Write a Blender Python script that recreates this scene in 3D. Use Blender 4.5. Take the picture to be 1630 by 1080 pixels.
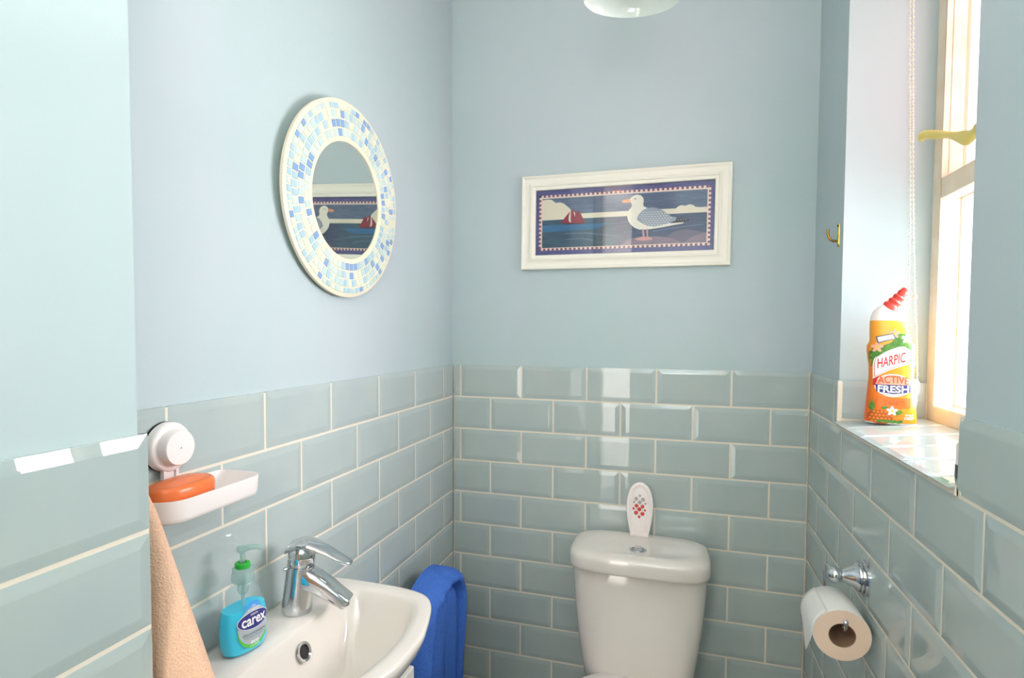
import bpy, bmesh, math, random
from mathutils import Vector, Matrix, noise
random.seed(7)
for o in list(bpy.data.objects): bpy.data.objects.remove(o, do_unlink=True)
S = bpy.context.scene
COL = S.collection
T = 1.25            # height of the tile dado above the floor
W = 1.031           # room width (tile face to tile face)
PI = math.pi

# ------------------------------------------------------------------ camera
cam = bpy.data.cameras.new('camera'); co = bpy.data.objects.new('camera', cam); COL.objects.link(co)
Rm = Matrix.Rotation(0.3061, 4, 'Z') @ Matrix.Rotation(1.5298, 4, 'X') @ Matrix.Rotation(0.0032, 4, 'Z')
co.matrix_world = Matrix.Translation((0.6811, -1.7182, T + 0.1074)) @ Rm
cam.sensor_width = 36.0; cam.lens = 908.74 / 1630 * 36
cam.shift_x = 0.01728; cam.shift_y = 0.01563
cam.clip_start = 0.02
S.camera = co
# ------------------------------------------------------------------ colour management, world
S.view_settings.view_transform = 'Standard'; S.view_settings.look = 'None'
S.view_settings.gamma = 1; S.view_settings.use_curve_mapping = False
S.view_settings.exposure = 1.47
wd = bpy.data.worlds.new('world'); S.world = wd; wd.use_nodes = True
bg = wd.node_tree.nodes['Background']; bg.inputs[0].default_value = (0.97, 0.95, 0.97, 1); bg.inputs[1].default_value = 2.4

def area(name, loc, rot, sx, sy, power, col):
    l = bpy.data.lights.new(name, 'AREA'); l.shape = 'RECTANGLE'; l.size = sx; l.size_y = sy
    l.energy = power; l.color = col
    o = bpy.data.objects.new(name, l); COL.objects.link(o); o.location = loc; o.rotation_euler = rot
    return o
# daylight outside the window, lit hall behind the open doorway
area('window_daylight', (2.6, -0.05, T + 0.35), (0, math.radians(90), math.radians(12)), 2.0, 1.7, 82, (1.0, 0.925, 0.89))
area('hall_light', (0.25, -2.78, T + 0.10), (math.radians(90), 0, PI), 0.20, 2.0, 15, (1.0, 0.88, 0.78))

# added fill light behind the camera, bounced off the ceiling
area('ceiling_bounce_fill', (0.72, -1.95, T + 0.25), (math.radians(190), 0, 0), 0.30, 0.30, 9.0, (1.0, 0.93, 0.90))

# ------------------------------------------------------------------ materials
def lin(c):
    return tuple(((v/255)/12.92 if v/255 <= 0.04045 else ((v/255+0.055)/1.055)**2.4) for v in c)
def mat(name, rgb, rough=0.5, metal=0.0, spec=0.5, bump=None, vary=None, coat=0, emit=None, sss=0):
    m = bpy.data.materials.new(name); m.use_nodes = True
    nt = m.node_tree; b = nt.nodes['Principled BSDF']
    c = lin(rgb) + (1,)
    b.inputs['Base Color'].default_value = c; b.inputs['Roughness'].default_value = rough
    b.inputs['Metallic'].default_value = metal; b.inputs['Specular IOR Level'].default_value = spec
    if coat: b.inputs['Coat Weight'].default_value = coat; b.inputs['Coat Roughness'].default_value = 0.05
    if sss: b.inputs['Subsurface Weight'].default_value = sss; b.inputs['Subsurface Radius'].default_value = (0.02, 0.01, 0.006); b.inputs['Subsurface Scale'].default_value = 0.5
    if emit: b.inputs['Emission Color'].default_value = lin(emit[0]) + (1,); b.inputs['Emission Strength'].default_value = emit[1]
    tc = nt.nodes.new('ShaderNodeTexCoord')
    if vary:
        n = nt.nodes.new('ShaderNodeTexNoise'); n.inputs['Scale'].default_value = vary[0]; n.inputs['Detail'].default_value = 4
        if len(vary) > 3:
            mp = nt.nodes.new('ShaderNodeMapping'); mp.inputs['Scale'].default_value = vary[3]
            nt.links.new(tc.outputs['Object'], mp.inputs[0]); nt.links.new(mp.outputs[0], n.inputs[0])
        else: nt.links.new(tc.outputs['Object'], n.inputs[0])
        r = nt.nodes.new('ShaderNodeValToRGB'); r.color_ramp.elements[0].position = 0.35; r.color_ramp.elements[1].position = 0.65
        r.color_ramp.elements[0].color = lin(vary[1]) + (1,); r.color_ramp.elements[1].color = lin(vary[2]) + (1,)
        nt.links.new(n.outputs['Fac'], r.inputs[0]); nt.links.new(r.outputs[0], b.inputs['Base Color'])
    if bump:
        n2 = nt.nodes.new('ShaderNodeTexNoise'); n2.inputs['Scale'].default_value = bump[0]; n2.inputs['Detail'].default_value = 3
        nt.links.new(tc.outputs['Object'], n2.inputs[0])
        bp = nt.nodes.new('ShaderNodeBump'); bp.inputs['Strength'].default_value = bump[1]; bp.inputs['Distance'].default_value = bump[2]
        nt.links.new(n2.outputs['Fac'], bp.inputs['Height']); nt.links.new(bp.outputs[0], b.inputs['Normal'])
    return m
def glassy(name, tint=(255, 255, 255), ior=1.45, rough=0.0, diffuse=0.0):
    """thin clear sheet: Fresnel mix of a transparent and a glossy surface"""
    m = bpy.data.materials.new(name); m.use_nodes = True; nt = m.node_tree; nt.nodes.clear()
    o = nt.nodes.new('ShaderNodeOutputMaterial'); mx = nt.nodes.new('ShaderNodeMixShader'); fr = nt.nodes.new('ShaderNodeFresnel')
    t = nt.nodes.new('ShaderNodeBsdfTransparent'); g = nt.nodes.new('ShaderNodeBsdfGlossy')
    fr.inputs['IOR'].default_value = ior; t.inputs[0].default_value = lin(tint) + (1,); g.inputs['Roughness'].default_value = rough
    last = t.outputs[0]
    if diffuse:
        d = nt.nodes.new('ShaderNodeBsdfDiffuse'); d.inputs[0].default_value = lin(tint) + (1,)
        tr = nt.nodes.new('ShaderNodeBsdfTranslucent'); tr.inputs[0].default_value = lin(tint) + (1,)
        dm = nt.nodes.new('ShaderNodeMixShader'); dm.inputs[0].default_value = 0.5
        nt.links.new(d.outputs[0], dm.inputs[1]); nt.links.new(tr.outputs[0], dm.inputs[2])
        m2 = nt.nodes.new('ShaderNodeMixShader'); m2.inputs[0].default_value = diffuse
        nt.links.new(t.outputs[0], m2.inputs[1]); nt.links.new(dm.outputs[0], m2.inputs[2]); last = m2.outputs[0]
    ge = nt.nodes.new('ShaderNodeNewGeometry'); inv = nt.nodes.new('ShaderNodeMath'); inv.operation = 'SUBTRACT'; inv.inputs[0].default_value = 1.0
    mu = nt.nodes.new('ShaderNodeMath'); mu.operation = 'MULTIPLY'
    nt.links.new(ge.outputs['Backfacing'], inv.inputs[1]); nt.links.new(fr.outputs[0], mu.inputs[0]); nt.links.new(inv.outputs[0], mu.inputs[1])
    nt.links.new(mu.outputs[0], mx.inputs[0]); nt.links.new(last, mx.inputs[1]); nt.links.new(g.outputs[0], mx.inputs[2])
    nt.links.new(mx.outputs[0], o.inputs[0]); return m

M = {}
M['paint'] = mat('pale_blue_paint', (196, 216, 217), 0.55, spec=0.3, bump=(60, 0.12, 0.002), vary=(3.2, (184, 202, 202), (191, 202, 206), (1, 1, 0.4)))
M['ceiling'] = mat('white_ceiling_paint', (232, 232, 228), 0.8)
M['tile'] = mat('sage_glazed_tile', (179, 191, 189), 0.01, spec=0.55, vary=(9, (176, 189, 188), (182, 193, 189)))
M['grout'] = mat('cream_grout', (232, 222, 204), 0.85, bump=(300, 0.2, 0.001))
M['floor'] = mat('grey_floor_tile', (120, 115, 108), 0.4, vary=(6, (112, 108, 101), (128, 122, 114)))
M['ceramic'] = mat('white_ceramic', (230, 223, 214), 0.08, spec=0.6, coat=0.4)
M['plastic'] = mat('white_plastic', (246, 237, 234), 0.35)
M['cabinet'] = mat('white_cabinet', (232, 228, 220), 0.35)
M['chrome'] = mat('chrome', (215, 217, 220), 0.05, metal=1.0)
M['dark'] = mat('dark_void', (30, 24, 22), 0.6)
M['brass'] = mat('brass', (205, 165, 70), 0.22, metal=1.0, vary=(80, (200, 160, 66), (150, 112, 50)))
M['catch'] = mat('lacquered_brass', (228, 208, 112), 0.3, metal=0.0)
M['frame'] = mat('cream_gloss_paint', (238, 224, 200), 0.35, vary=(14, (240, 226, 203), (231, 212, 184)))
M['rust'] = mat('old_putty', (214, 192, 160), 0.8)
M['picframe'] = mat('white_wood_frame', (240, 236, 222), 0.4, bump=(90, 0.08, 0.001))
M['mirror'] = mat('mirror_silver', (228, 236, 232), 0.0, metal=1.0)
M['rim'] = mat('cream_mosaic_rim', (240, 226, 200), 0.4)
M['soap'] = mat('amber_soap', (238, 124, 66), 0.22, sss=0.5, bump=(60, 0.1, 0.001))
M['blue'] = mat('blue_terry', (80, 126, 226), 0.95, spec=0.1, bump=(420, 0.9, 0.003), vary=(600, (70, 116, 218), (94, 142, 232)))
M['peach'] = mat('peach_terry', (240, 196, 164), 0.95, spec=0.1, bump=(420, 0.9, 0.003), vary=(700, (236, 190, 158), (246, 206, 178)))
M['paper'] = mat('tissue_paper', (236, 234, 228), 0.95, bump=(200, 0.15, 0.001))
M['paper_end'] = mat('tissue_roll_end', (244, 214, 190), 0.95, bump=(350, 0.3, 0.001))
M['card'] = mat('cardboard_tube', (158, 124, 98), 0.9)
M['cord'] = mat('cream_cord', (240, 232, 210), 0.7)
M['red'] = mat('red_cap', (226, 66, 52), 0.35)
M['orange'] = mat('orange_bottle', (247, 132, 42), 0.3)
M['yellow'] = mat('yellow_bottle', (252, 196, 40), 0.3)
M['darkred'] = mat('label_red', (214, 44, 40), 0.4)
M['white'] = mat('label_white', (248, 246, 244), 0.4)
M['navy'] = mat('label_navy', (52, 52, 128), 0.4)
M['leaf'] = mat('label_leaf_green', (70, 128, 40), 0.4, vary=(150, (60, 120, 40), (96, 150, 52)))
M['pinkfl'] = mat('label_flower_pink', (250, 176, 150), 0.4)
M['pine'] = mat('label_pineapple', (236, 128, 30), 0.4)
M['pine_dark'] = mat('label_pineapple_shade', (176, 78, 28), 0.4)
M['slate'] = mat('label_slate', (70, 74, 104), 0.4)
M['active'] = mat('label_active_orange', (232, 92, 40), 0.4)
M['tahiti'] = mat('label_tahiti_red', (214, 92, 40), 0.4)
M['tan'] = mat('label_box_orange', (243, 120, 36), 0.4)
M['green'] = mat('green_collar', (40, 176, 60), 0.35)
M['lgreen'] = mat('label_bright_green', (88, 200, 84), 0.4)
M['lgrey'] = mat('label_silver_grey', (176, 186, 192), 0.4)
M['lblue'] = mat('label_light_blue', (74, 158, 226), 0.4)
M['ltext'] = mat('label_grey_text', (112, 124, 132), 0.4)
M['clear'] = glassy('clear_plastic', (250, 254, 254), 1.35, 0.02, 0.04)
M['frost'] = glassy('frosted_plastic', (224, 240, 238), 1.35, 0.2, 0.35)
M['pane'] = glassy('window_glass', (244, 246, 250), 1.45)
M['obscure'] = glassy('obscured_glass', (238, 222, 226), 1.45, 0.1, 0.75)
M['picglass'] = glassy('picture_glass', (252, 252, 252), 1.55)
M['shade'] = mat('opal_glass_shade', (226, 234, 226), 0.08, spec=0.6, coat=0.5)
M['gel'] = mat('red_gel', (214, 66, 52), 0.25)
M['gel_faded'] = mat('spent_gel', (176, 168, 164), 0.4)
M['black'] = mat('black_plastic', (24, 26, 32), 0.3)
# liquid
m = bpy.data.materials.new('blue_liquid_soap'); m.use_nodes = True; b = m.node_tree.nodes['Principled BSDF']
b.inputs['Base Color'].default_value = lin((52, 208, 255)) + (1,); b.inputs['Roughness'].default_value = 0.08
b.inputs['Subsurface Weight'].default_value = 0.6; b.inputs['Subsurface Radius'].default_value = (0.01, 0.04, 0.05); b.inputs['Subsurface Scale'].default_value = 0.5; b.inputs['IOR'].default_value = 1.34
M['liquid'] = m
def bulbmat():
    return mat('warm_bulb', (255, 190, 130), 0.5, emit=((255, 160, 90), 5.0))

# ------------------------------------------------------------------ mesh helpers
class MB:
    def __init__(s): s.v = []; s.f = []; s.m = []; s.mats = []
    def mi(s, m):
        if m not in s.mats: s.mats.append(m)
        return s.mats.index(m)
    def face(s, pts, m):
        i = len(s.v); s.v += [tuple(p) for p in pts]; s.f.append(list(range(i, i+len(pts)))); s.m.append(s.mi(m))
    def grid(s, rows, m, closed=False, cap0=False, cap1=False, matf=None):
        n = len(rows[0]); i0 = len(s.v)
        for r in rows: s.v += [tuple(p) for p in r]
        mi = s.mi(m)
        for a in range(len(rows)-1):
            for c in range(n if closed else n-1):
                d = (c+1) % n
                s.f.append([i0+a*n+c, i0+a*n+d, i0+(a+1)*n+d, i0+(a+1)*n+c])
                s.m.append(s.mi(matf(a, c)) if matf else mi)
        if cap0: s.f.append([i0+c for c in range(n)][::-1]); s.m.append(s.mi(matf(0, 0)) if matf else mi)
        if cap1: s.f.append([i0+(len(rows)-1)*n+c for c in range(n)]); s.m.append(s.mi(matf(len(rows)-2, 0)) if matf else mi)
    def box(s, a, b, m):
        (x0, y0, z0), (x1, y1, z1) = a, b
        s.grid([[(x0,y0,z0),(x1,y0,z0),(x1,y1,z0),(x0,y1,z0)], [(x0,y0,z1),(x1,y0,z1),(x1,y1,z1),(x0,y1,z1)]], m, True, True, True)
    def tube(s, path, r, m, n=10, caps=True, closed=False):
        P = [Vector(p) for p in path]; rows = []; up = None
        for i, p in enumerate(P):
            if closed: t = P[(i+1) % len(P)] - P[i-1]
            else: t = P[min(i+1, len(P)-1)] - P[max(i-1, 0)]
            t.normalize()
            if up is None:
                up = Vector((0, 0, 1)) if abs(t.z) < 0.9 else Vector((1, 0, 0))
            a = (up - t*up.dot(t))
            if a.length < 1e-5: a = Vector((0, 1, 0)) - t*t.y
            a.normalize(); bb = t.cross(a); up = a
            rr = r[i] if isinstance(r, (list, tuple)) else r
            rows.append([p + a*rr*math.cos(2*PI*k/n) + bb*rr*math.sin(2*PI*k/n) for k in range(n)])
        if closed: rows.append(rows[0])
        s.grid(rows, m, True, caps and not closed, caps and not closed)
    def lathe(s, prof, org, axis, m, n=32, cap0=False, cap1=False, matf=None):
        """prof: (radius, distance along the axis)"""
        ax = Vector(axis).normalized(); a = Vector((0, 0, 1)) if abs(ax.z) < 0.9 else Vector((1, 0, 0))
        a = (a - ax*a.dot(ax)).normalized(); bb = ax.cross(a); O = Vector(org)
        rows = [[O + ax*h + (a*math.cos(2*PI*k/n) + bb*math.sin(2*PI*k/n))*r for k in range(n)] for r, h in prof]
        s.grid(rows, m, True, cap0, cap1, matf)
    def ball(s, c, r, m, n=16):
        s.lathe([(max(r*math.sin(PI*i/n), 1e-5), -r*math.cos(PI*i/n)) for i in range(n+1)], c, (0, 0, 1), m, 20)
    def build(s, name, parent=None, off=(0, 0, 0), smooth=None, rim=None):
        me = bpy.data.meshes.new(name); o = bpy.data.objects.new(name, me); COL.objects.link(o)
        L = Vector(off)
        if parent is not None and parent.type == 'EMPTY' or parent is not None: L = L + parent_loc(parent)
        me.from_pydata([tuple(Vector(v) - L) for v in s.v], [], s.f); me.update()
        for mm in s.mats: me.materials.append(M[mm] if isinstance(mm, str) else mm)
        for p, k in zip(me.polygons, s.m): p.material_index = k
        bm = bmesh.new(); bm.from_mesh(me); bmesh.ops.remove_doubles(bm, verts=bm.verts, dist=1e-6)
        bmesh.ops.recalc_face_normals(bm, faces=bm.faces); bm.to_mesh(me); bm.free()
        if smooth is not None:
            for p in me.polygons: p.use_smooth = True
            me.set_sharp_from_angle(angle=math.radians(smooth))
        if parent is not None: o.parent = parent
        o['_w'] = 1
        return o
def parent_loc(p):
    L = Vector((0, 0, 0))
    while p is not None:
        L += Vector(p.location); p = p.parent
    return L
def tag(o, label=None, cat=None, group=None, kind=None):
    if label: o['label'] = label
    if cat: o['category'] = cat
    if group: o['group'] = group
    if kind: o['kind'] = kind
    return o
def thing(name, loc, label, cat, group=None):
    o = bpy.data.objects.new(name, None); COL.objects.link(o); o.location = loc; o.empty_display_size = 0.05
    return tag(o, label, cat, group)
def local(mb, name, parent, smooth=None):
    """mesh whose vertices are already in the parent's own frame"""
    o = mb.build(name, None, smooth=smooth); o.parent = parent; return o
def bevel(o, w, seg=2, ang=35):
    md = o.modifiers.new('bevel', 'BEVEL'); md.width = w; md.segments = seg; md.limit_method = 'ANGLE'; md.angle_limit = math.radians(ang); md.harden_normals = False
    for p in o.data.polygons: p.use_smooth = True
    o.data.set_sharp_from_angle(angle=math.radians(ang))
    return o
def text_polys(txt, w, h, x, y, shear=0.0, bold=0.0):
    """glyph polygons of txt scaled into a w x h box centred on x, y"""
    cu = bpy.data.curves.new('glyphs', 'FONT'); cu.body = txt; cu.resolution_u = 3; cu.offset = bold; cu.shear = shear
    ob = bpy.data.objects.new('glyphs', cu); COL.objects.link(ob)
    dg = bpy.context.evaluated_depsgraph_get(); me = bpy.data.meshes.new_from_object(ob.evaluated_get(dg))
    bpy.data.objects.remove(ob, do_unlink=True); bpy.data.curves.remove(cu)
    xs = [v.co.x for v in me.vertices]; ys = [v.co.y for v in me.vertices]
    x0, x1, y0, y1 = min(xs), max(xs), min(ys), max(ys)
    f = lambda c: (x + ((c.x-x0)/(x1-x0)-0.5)*w, y + ((c.y-y0)/(y1-y0)-0.5)*h)
    out = [[f(me.vertices[i].co) for i in p.vertices] for p in me.polygons]
    bpy.data.meshes.remove(me); return out
def decal(mb, poly, m, fn, step=0.006):
    """flat outline cut into narrow cells and laid onto a curved surface fn(x, y)"""
    bm = bmesh.new(); vs = [bm.verts.new((p[0], p[1], 0)) for p in poly]
    try: bm.faces.new(vs)
    except ValueError: bm.free(); return
    bmesh.ops.triangulate(bm, faces=bm.faces[:])
    for ax in (0, 1):
        lo = min(p[ax] for p in poly); hi = max(p[ax] for p in poly); k = math.ceil(lo/step+1e-9)
        while k*step < hi:
            c = [0, 0, 0]; c[ax] = k*step; nn = [0, 0, 0]; nn[ax] = 1
            bmesh.ops.bisect_plane(bm, geom=bm.verts[:]+bm.edges[:]+bm.faces[:], plane_co=c, plane_no=nn); k += 1
    for f in bm.faces: mb.face([fn(v.co.x, v.co.y) for v in f.verts], m)
    bm.free()
def ellipse(cx, cy, a, b, n=28, rot=0.0, t0=0, t1=2*PI):
    return [(cx + a*math.cos(t)*math.cos(rot) - b*math.sin(t)*math.sin(rot), cy + a*math.cos(t)*math.sin(rot) + b*math.sin(t)*math.cos(rot)) for t in [t0+(t1-t0)*i/n for i in range(n)]]
def smooth_curve(pts, k=6):
    """Catmull-Rom through pts"""
    P = [Vector(p) for p in pts]; out = []
    for i in range(len(P)-1):
        a, b, c, d = P[max(i-1, 0)], P[i], P[i+1], P[min(i+2, len(P)-1)]
        for j in range(k):
            t = j/k; out.append(0.5*((2*b)+(c-a)*t+(2*a-5*b+4*c-d)*t*t+(-a+3*b-3*c+d)*t**3))
    out.append(P[-1]); return out

# ------------------------------------------------------------------ room shell
PH, PW, G = 0.1025, 0.2025, 0.0050
def tiling(name, parent, org, u, n, regions, lo_rows, hi_rows, phase, umax_rows=None, mirror_end=()):
    """bevelled 200 x 100 tiles. org: point of u = 0 at dado height; u: direction; n: outward normal.
    regions(row) -> list of (u0, u1, ztop, zbot) ; phase(row) -> first joint"""
    mb = MB(); org = Vector(org); u = Vector(u); n = Vector(n); z = Vector((0, 0, 1))
    P = lambda a, h, d: org + u*a + z*h + n*d
    for row in range(lo_rows, hi_rows):
        for (u0, u1, zt, zb) in regions(row):
            ph = phase(row)
            js = [u0] + [ph + k*PW for k in range(-12, 16) if u0+0.004 < ph+k*PW < u1-0.004] + [u1]
            for a, b in zip(js[:-1], js[1:]):
                full_l = a != u0 or (row, 'l') in mirror_end or 'l' in mirror_end
                full_r = b != u1 or 'r' in mirror_end
                a2, b2 = a + (G/2 if a != u0 else 0.0012), b - (G/2 if b != u1 else 0.0012)
                t, bo = zt - (G/2 if row > 0 else 0), zb + G/2
                if b2-a2 < 0.006 or t-bo < 0.01: continue
                bw = min(0.0115, (t-bo)*0.3); dl = bw if full_l else 0.0008; dr = bw if full_r else 0.0008
                if dl+dr > (b2-a2)*0.8: dl = dr = (b2-a2)*0.2
                e = 0.0018; jv = random.uniform(-0.00015, 0.00015); j = lambda: jv
                ol = -e if full_l else -0.0002; orr = -e if full_r else -0.0002
                outer = [P(a2, bo, -e), P(b2, bo, -e), P(b2, t, -e), P(a2, t, -e)]
                back = [P(a2, bo, -0.0075), P(b2, bo, -0.0075), P(b2, t, -0.0075), P(a2, t, -0.0075)]
                mid = [P(a2+dl*0.9, bo+bw*0.9, -0.0003+j()), P(b2-dr*0.9, bo+bw*0.9, -0.0003+j()), P(b2-dr*0.9, t-bw*0.9, -0.0003+j()), P(a2+dl*0.9, t-bw*0.9, -0.0003+j())]
                inner = [P(a2+dl*1.15, bo+bw*1.15, j()), P(b2-dr*1.15, bo+bw*1.15, j()), P(b2-dr*1.15, t-bw*1.15, j()), P(a2+dl*1.15, t-bw*1.15, j())]
                mb.grid([back, outer, mid, inner], 'tile', True, False, True)
    o = mb.build(name, parent); o['kind'] = 'structure'; return o
def slab(name, a, b, m, kind='structure'):
    mb = MB(); mb.box(a, b, m); o = mb.build(name); o['kind'] = kind; return o
PT = 0.008     # paint face lies this far behind the tile face
CZ = T + 1.158
YF = -2.15     # wall with the doorway, behind the camera
slab('floor', (-0.3, -3.4, -0.05), (1.6, 0.3, 0.0), 'floor')
slab('ceiling', (-0.3, -3.4, CZ), (1.25, 0.3, CZ+0.06), 'ceiling')
wb = slab('wall_back', (-0.12, PT, 0), (W+0.3, 0.16, CZ), 'paint')
wl = slab('wall_left', (-0.14, YF, 0), (-PT, PT, CZ), 'paint')
XP, YP = 0.160, -1.262
wp = slab('wall_near_left', (-PT-0.001, YF, 0), (XP-PT, YP-PT+0.0005, CZ), 'paint')
# right wall around the window recess
JF, JN = -0.260, -0.846      # paint of the far and near reveal
WZ0, WZ1 = T-0.105, T+0.98
XG = 1.2                     # front plane of the window frame
PR = 0.005
mb = MB()
mb.box((W+PR, JF, 0), (XG+0.048, PT, CZ), 'paint'); mb.box((W+PR, YF, 0), (XG+0.048, JN, CZ), 'paint')
mb.box((W+PR, JN, 0), (XG+0.048, JF, WZ0), 'paint'); mb.box((W+PR, JN, WZ1), (XG+0.048, JF, CZ), 'paint')
wr = mb.build('wall_right'); wr['kind'] = 'structure'
# doorway wall behind the camera and the hall beyond
mb = MB(); mb.box((-0.14, YF-0.12, 0), (0.20, YF, CZ), 'paint'); mb.box((0.96, YF-0.12, 0), (1.30, YF, CZ), 'paint'); mb.box((0.20, YF-0.12, 2.34), (0.96, YF, CZ), 'paint')
wf = mb.build('wall_front'); wf['kind'] = 'structure'
slab('wall_hall', (-0.3, -3.4, 0), (1.6, -3.3, CZ), 'ceiling')
mb = MB(); mb.box((0.17, YF-0.13, 0), (0.215, YF+0.012, 2.345), 'frame'); mb.box((0.945, YF-0.13, 0), (0.99, YF+0.012, 2.345), 'frame'); mb.box((0.17, YF-0.13, 2.32), (0.99, YF+0.012, 2.37), 'frame')
o = mb.build('door_1'); o['kind'] = 'structure'
mb = MB(); mb.box((0.40, YF-0.06, 0.005), (0.944, YF-0.02, 2.315), 'paint'); o2 = mb.build('door_leaf', o); o2['kind'] = 'structure'

# grout beds and tiles
def bed(parent, boxes):
    mb = MB()
    for a, b in boxes: mb.box(a, b, 'grout')
    o = mb.build('grout_bed', parent); o['kind'] = 'structure'; return o
gd = 0.0021
NR = 12
bed(wb, [((0, gd, 0), (W, PT+0.002, T-0.001))])
S0 = 0.0246
rows = lambda u0, u1: (lambda r: [(u0, u1, T*0 - r*PH, -(r+1)*PH)])
tiling('tiles', wb, (0, 0, T), (1, 0, 0), (0, -1, 0), rows(0.0022, W-0.0022), 0, NR, lambda r: S0 if r % 2 == 0 else S0+PW/2)
bed(wl, [((-PT-0.002, YP, 0), (-gd, 0, T-0.001))])
A0 = 0.0801
tiling('tiles', wl, (0, 0, T), (0, -1, 0), (1, 0, 0), rows(0.0022, -YP), 0, NR, lambda r: A0 if r % 2 == 0 else A0+PW/2)
bed(wp, [((XP-PT-0.002, YF, 0), (XP-gd, YP-PT-0.002, T-0.001)), ((0, YP-PT-0.002, 0), (XP-gd, YP-0.0012, T-0.001))])
tiling('tiles', wp, (XP, YP, T), (0, -1, 0), (1, 0, 0), rows(0.0, YP-YF), 0, NR, lambda r: PW, mirror_end=('l',))
tiling('tiles', wp, (0, YP, T), (1, 0, 0), (0, 1, 0), rows(0.0, XP-0.0008), 0, NR, lambda r: PW, mirror_end=())
B0 = 0.3014
RF, RN = -0.276, -0.842      # tile faces of the two reveals
def rr(r):
    if r == 0: return [(0.0022, -RF, 0, -PH), (-RN, -YF, 0, -PH)]
    return [(0.0022, -YF, -r*PH, -(r+1)*PH)]
bed(wr, [((W+gd, RF, T-PH), (W+PT, 0, T-0.001)), ((W+gd, YF, T-PH), (W+PT, RN, T-0.001)), ((W+gd, YF, 0), (W+PT, 0, T-PH)),
         ((W+0.0005, RN, T-PH-0.002), (W+0.02, RF, T-0.0925))])
tiling('tiles', wr, (W, 0, T), (0, -1, 0), (-1, 0, 0), rr, 0, NR, lambda r: (-RN+PW if r == 0 else B0) if r % 2 == 0 and r == 0 else (B0 if r % 2 == 1 else B0+PW/2), mirror_end=())
# reveal tiles (far and near side of the recess)
bed(wr, [((W+0.001, RF+0.0032, T-0.1), (XG, RF+0.009, T-0.001)), ((W+0.001, RN-0.009, T-0.1), (XG, RN-0.0032, T-0.001)), ((W-0.0012, RF-0.0010, T-0.104), (W+0.0055, RF+0.004, T)), ])
tiling('tiles', wr, (W+0.006, RF, T), (1, 0, 0), (0, -1, 0), lambda r: [(0, XG-W-0.008, 0, -0.0865)], 0, 1, lambda r: 0.9)
tiling('tiles', wr, (W, RN, T), (1, 0, 0), (0, 1, 0), lambda r: [(0, XG-W-0.002, 0, -0.0865)], 0, 1, lambda r: 0.9, mirror_end=('l',))

# ------------------------------------------------------------------ window sill (tiled, falling slightly to the room)
sl = lambda x: T-0.0885 + (x-W)*0.085
mb = MB()
mb.grid([[(W-0.002, RN, T-0.103), (XG+0.02, RN, T-0.103), (XG+0.02, RF, T-0.103), (W-0.002, RF, T-0.103)],
         [(W-0.002, RN, T-0.0915), (XG+0.02, RN, sl(XG)-0.002), (XG+0.02, RF, sl(XG)-0.002), (W-0.002, RF, T-0.0915)]], 'grout', True, True, True)
sill = mb.build('trim_1'); sill['kind'] = 'structure'
mb = MB(); y = RF - 0.003
while y > RN + 0.01:
    y2 = max(y-0.0985, RN+0.001)
    for x0, x1 in ((W-0.010, XG-0.001),):
        j = random.uniform(-0.0003, 0.0003); e = 0.0022
        P = lambda xx, yy, d: (xx, yy, sl(xx)+j+d)
        outer = [P(x0, y2, -e), P(x1, y2, -e), P(x1, y, -e), P(x0, y, -e)]
        back = [P(x0, y2, -0.0042), P(x1, y2, -0.0042), P(x1, y, -0.0042), P(x0, y, -0.0042)]
        b_ = 0.010 if y-y2 > 0.05 else 0.003
        inner = [P(x0+b_, y2+b_, 0), P(x1-b_, y2+b_, 0), P(x1-b_, y-b_, 0), P(x0+b_, y-b_, 0)]
        mb.grid([back, outer, inner], 'tile', True, True, True)
    y = y2 - 0.0035
o = mb.build('tiles', sill); o['kind'] = 'structure'

# ------------------------------------------------------------------ window
win = bpy.data.objects.new('window_1', None); COL.objects.link(win); win.location = (XG, -0.56, T-0.08); win['kind'] = 'structure'
F0, F1 = JN, -0.268
mb = MB()
ZB, ZT = T-0.090, WZ1
st = 0.036
mb.box((XG, F1-st, ZB), (XG+0.046, F1+0.004, ZT), 'frame')            # far stile
mb.box((XG, F0-0.004, ZB), (XG+0.046, F0+st, ZT), 'frame')            # near stile
mb.box((XG-0.0012, -0.575, ZB+0.001), (XG+0.0472, -0.525, ZT-0.001), 'frame')             # mullion
mb.box((XG, F0+st, ZB), (XG+0.046, F1-st, T-0.045), 'frame')          # bottom rail
mb.box((XG, F0+st, ZT-st), (XG+0.046, F1-st, ZT), 'frame')
mb.box((XG, F0+st, T+0.385), (XG+0.046, F1-st, T+0.427), 'frame')     # transom
o = mb.build('window_frame', win); bevel(o, 0.0025); o['kind'] = 'structure'
def pane(y0, y1, z0, z1, glass, rail):
    mb = MB()
    if rail:
        r = 0.03
        mb.box((XG+0.012, y0, z0), (XG+0.045, y0+r, z1), 'frame'); mb.box((XG+0.012, y1-0.0015, z0), (XG+0.045, y1, z1), 'frame')
        mb.box((XG+0.012, y0+r, z0), (XG+0.045, y1-0.004, z0+0.006), 'frame'); mb.box((XG+0.012, y0+r, z1-r), (XG+0.045, y1-0.004, z1), 'frame')
        c = mb.build('casement', win); bevel(c, 0.002); c['kind'] = 'structure'
    mb = MB(); w_ = 0.002
    for a, b in (((y0, z0), (y0+w_, z1)), ((y1-w_, z0), (y1, z1)), ((y0+w_, z0), (y1-w_, z0+w_)), ((y0+w_, z1-w_), (y1-w_, z1))):
        mb.box((XG+0.036, a[0], a[1]), (XG+0.046, b[0], b[1]), 'rust')
    o = mb.build('putty', win); o['kind'] = 'structure'
    mb = MB(); mb.box((XG+0.041, y0, z0), (XG+0.045, y1, z1), glass)
    g = mb.build('glass_pane', win); g['kind'] = 'structure'
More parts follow.
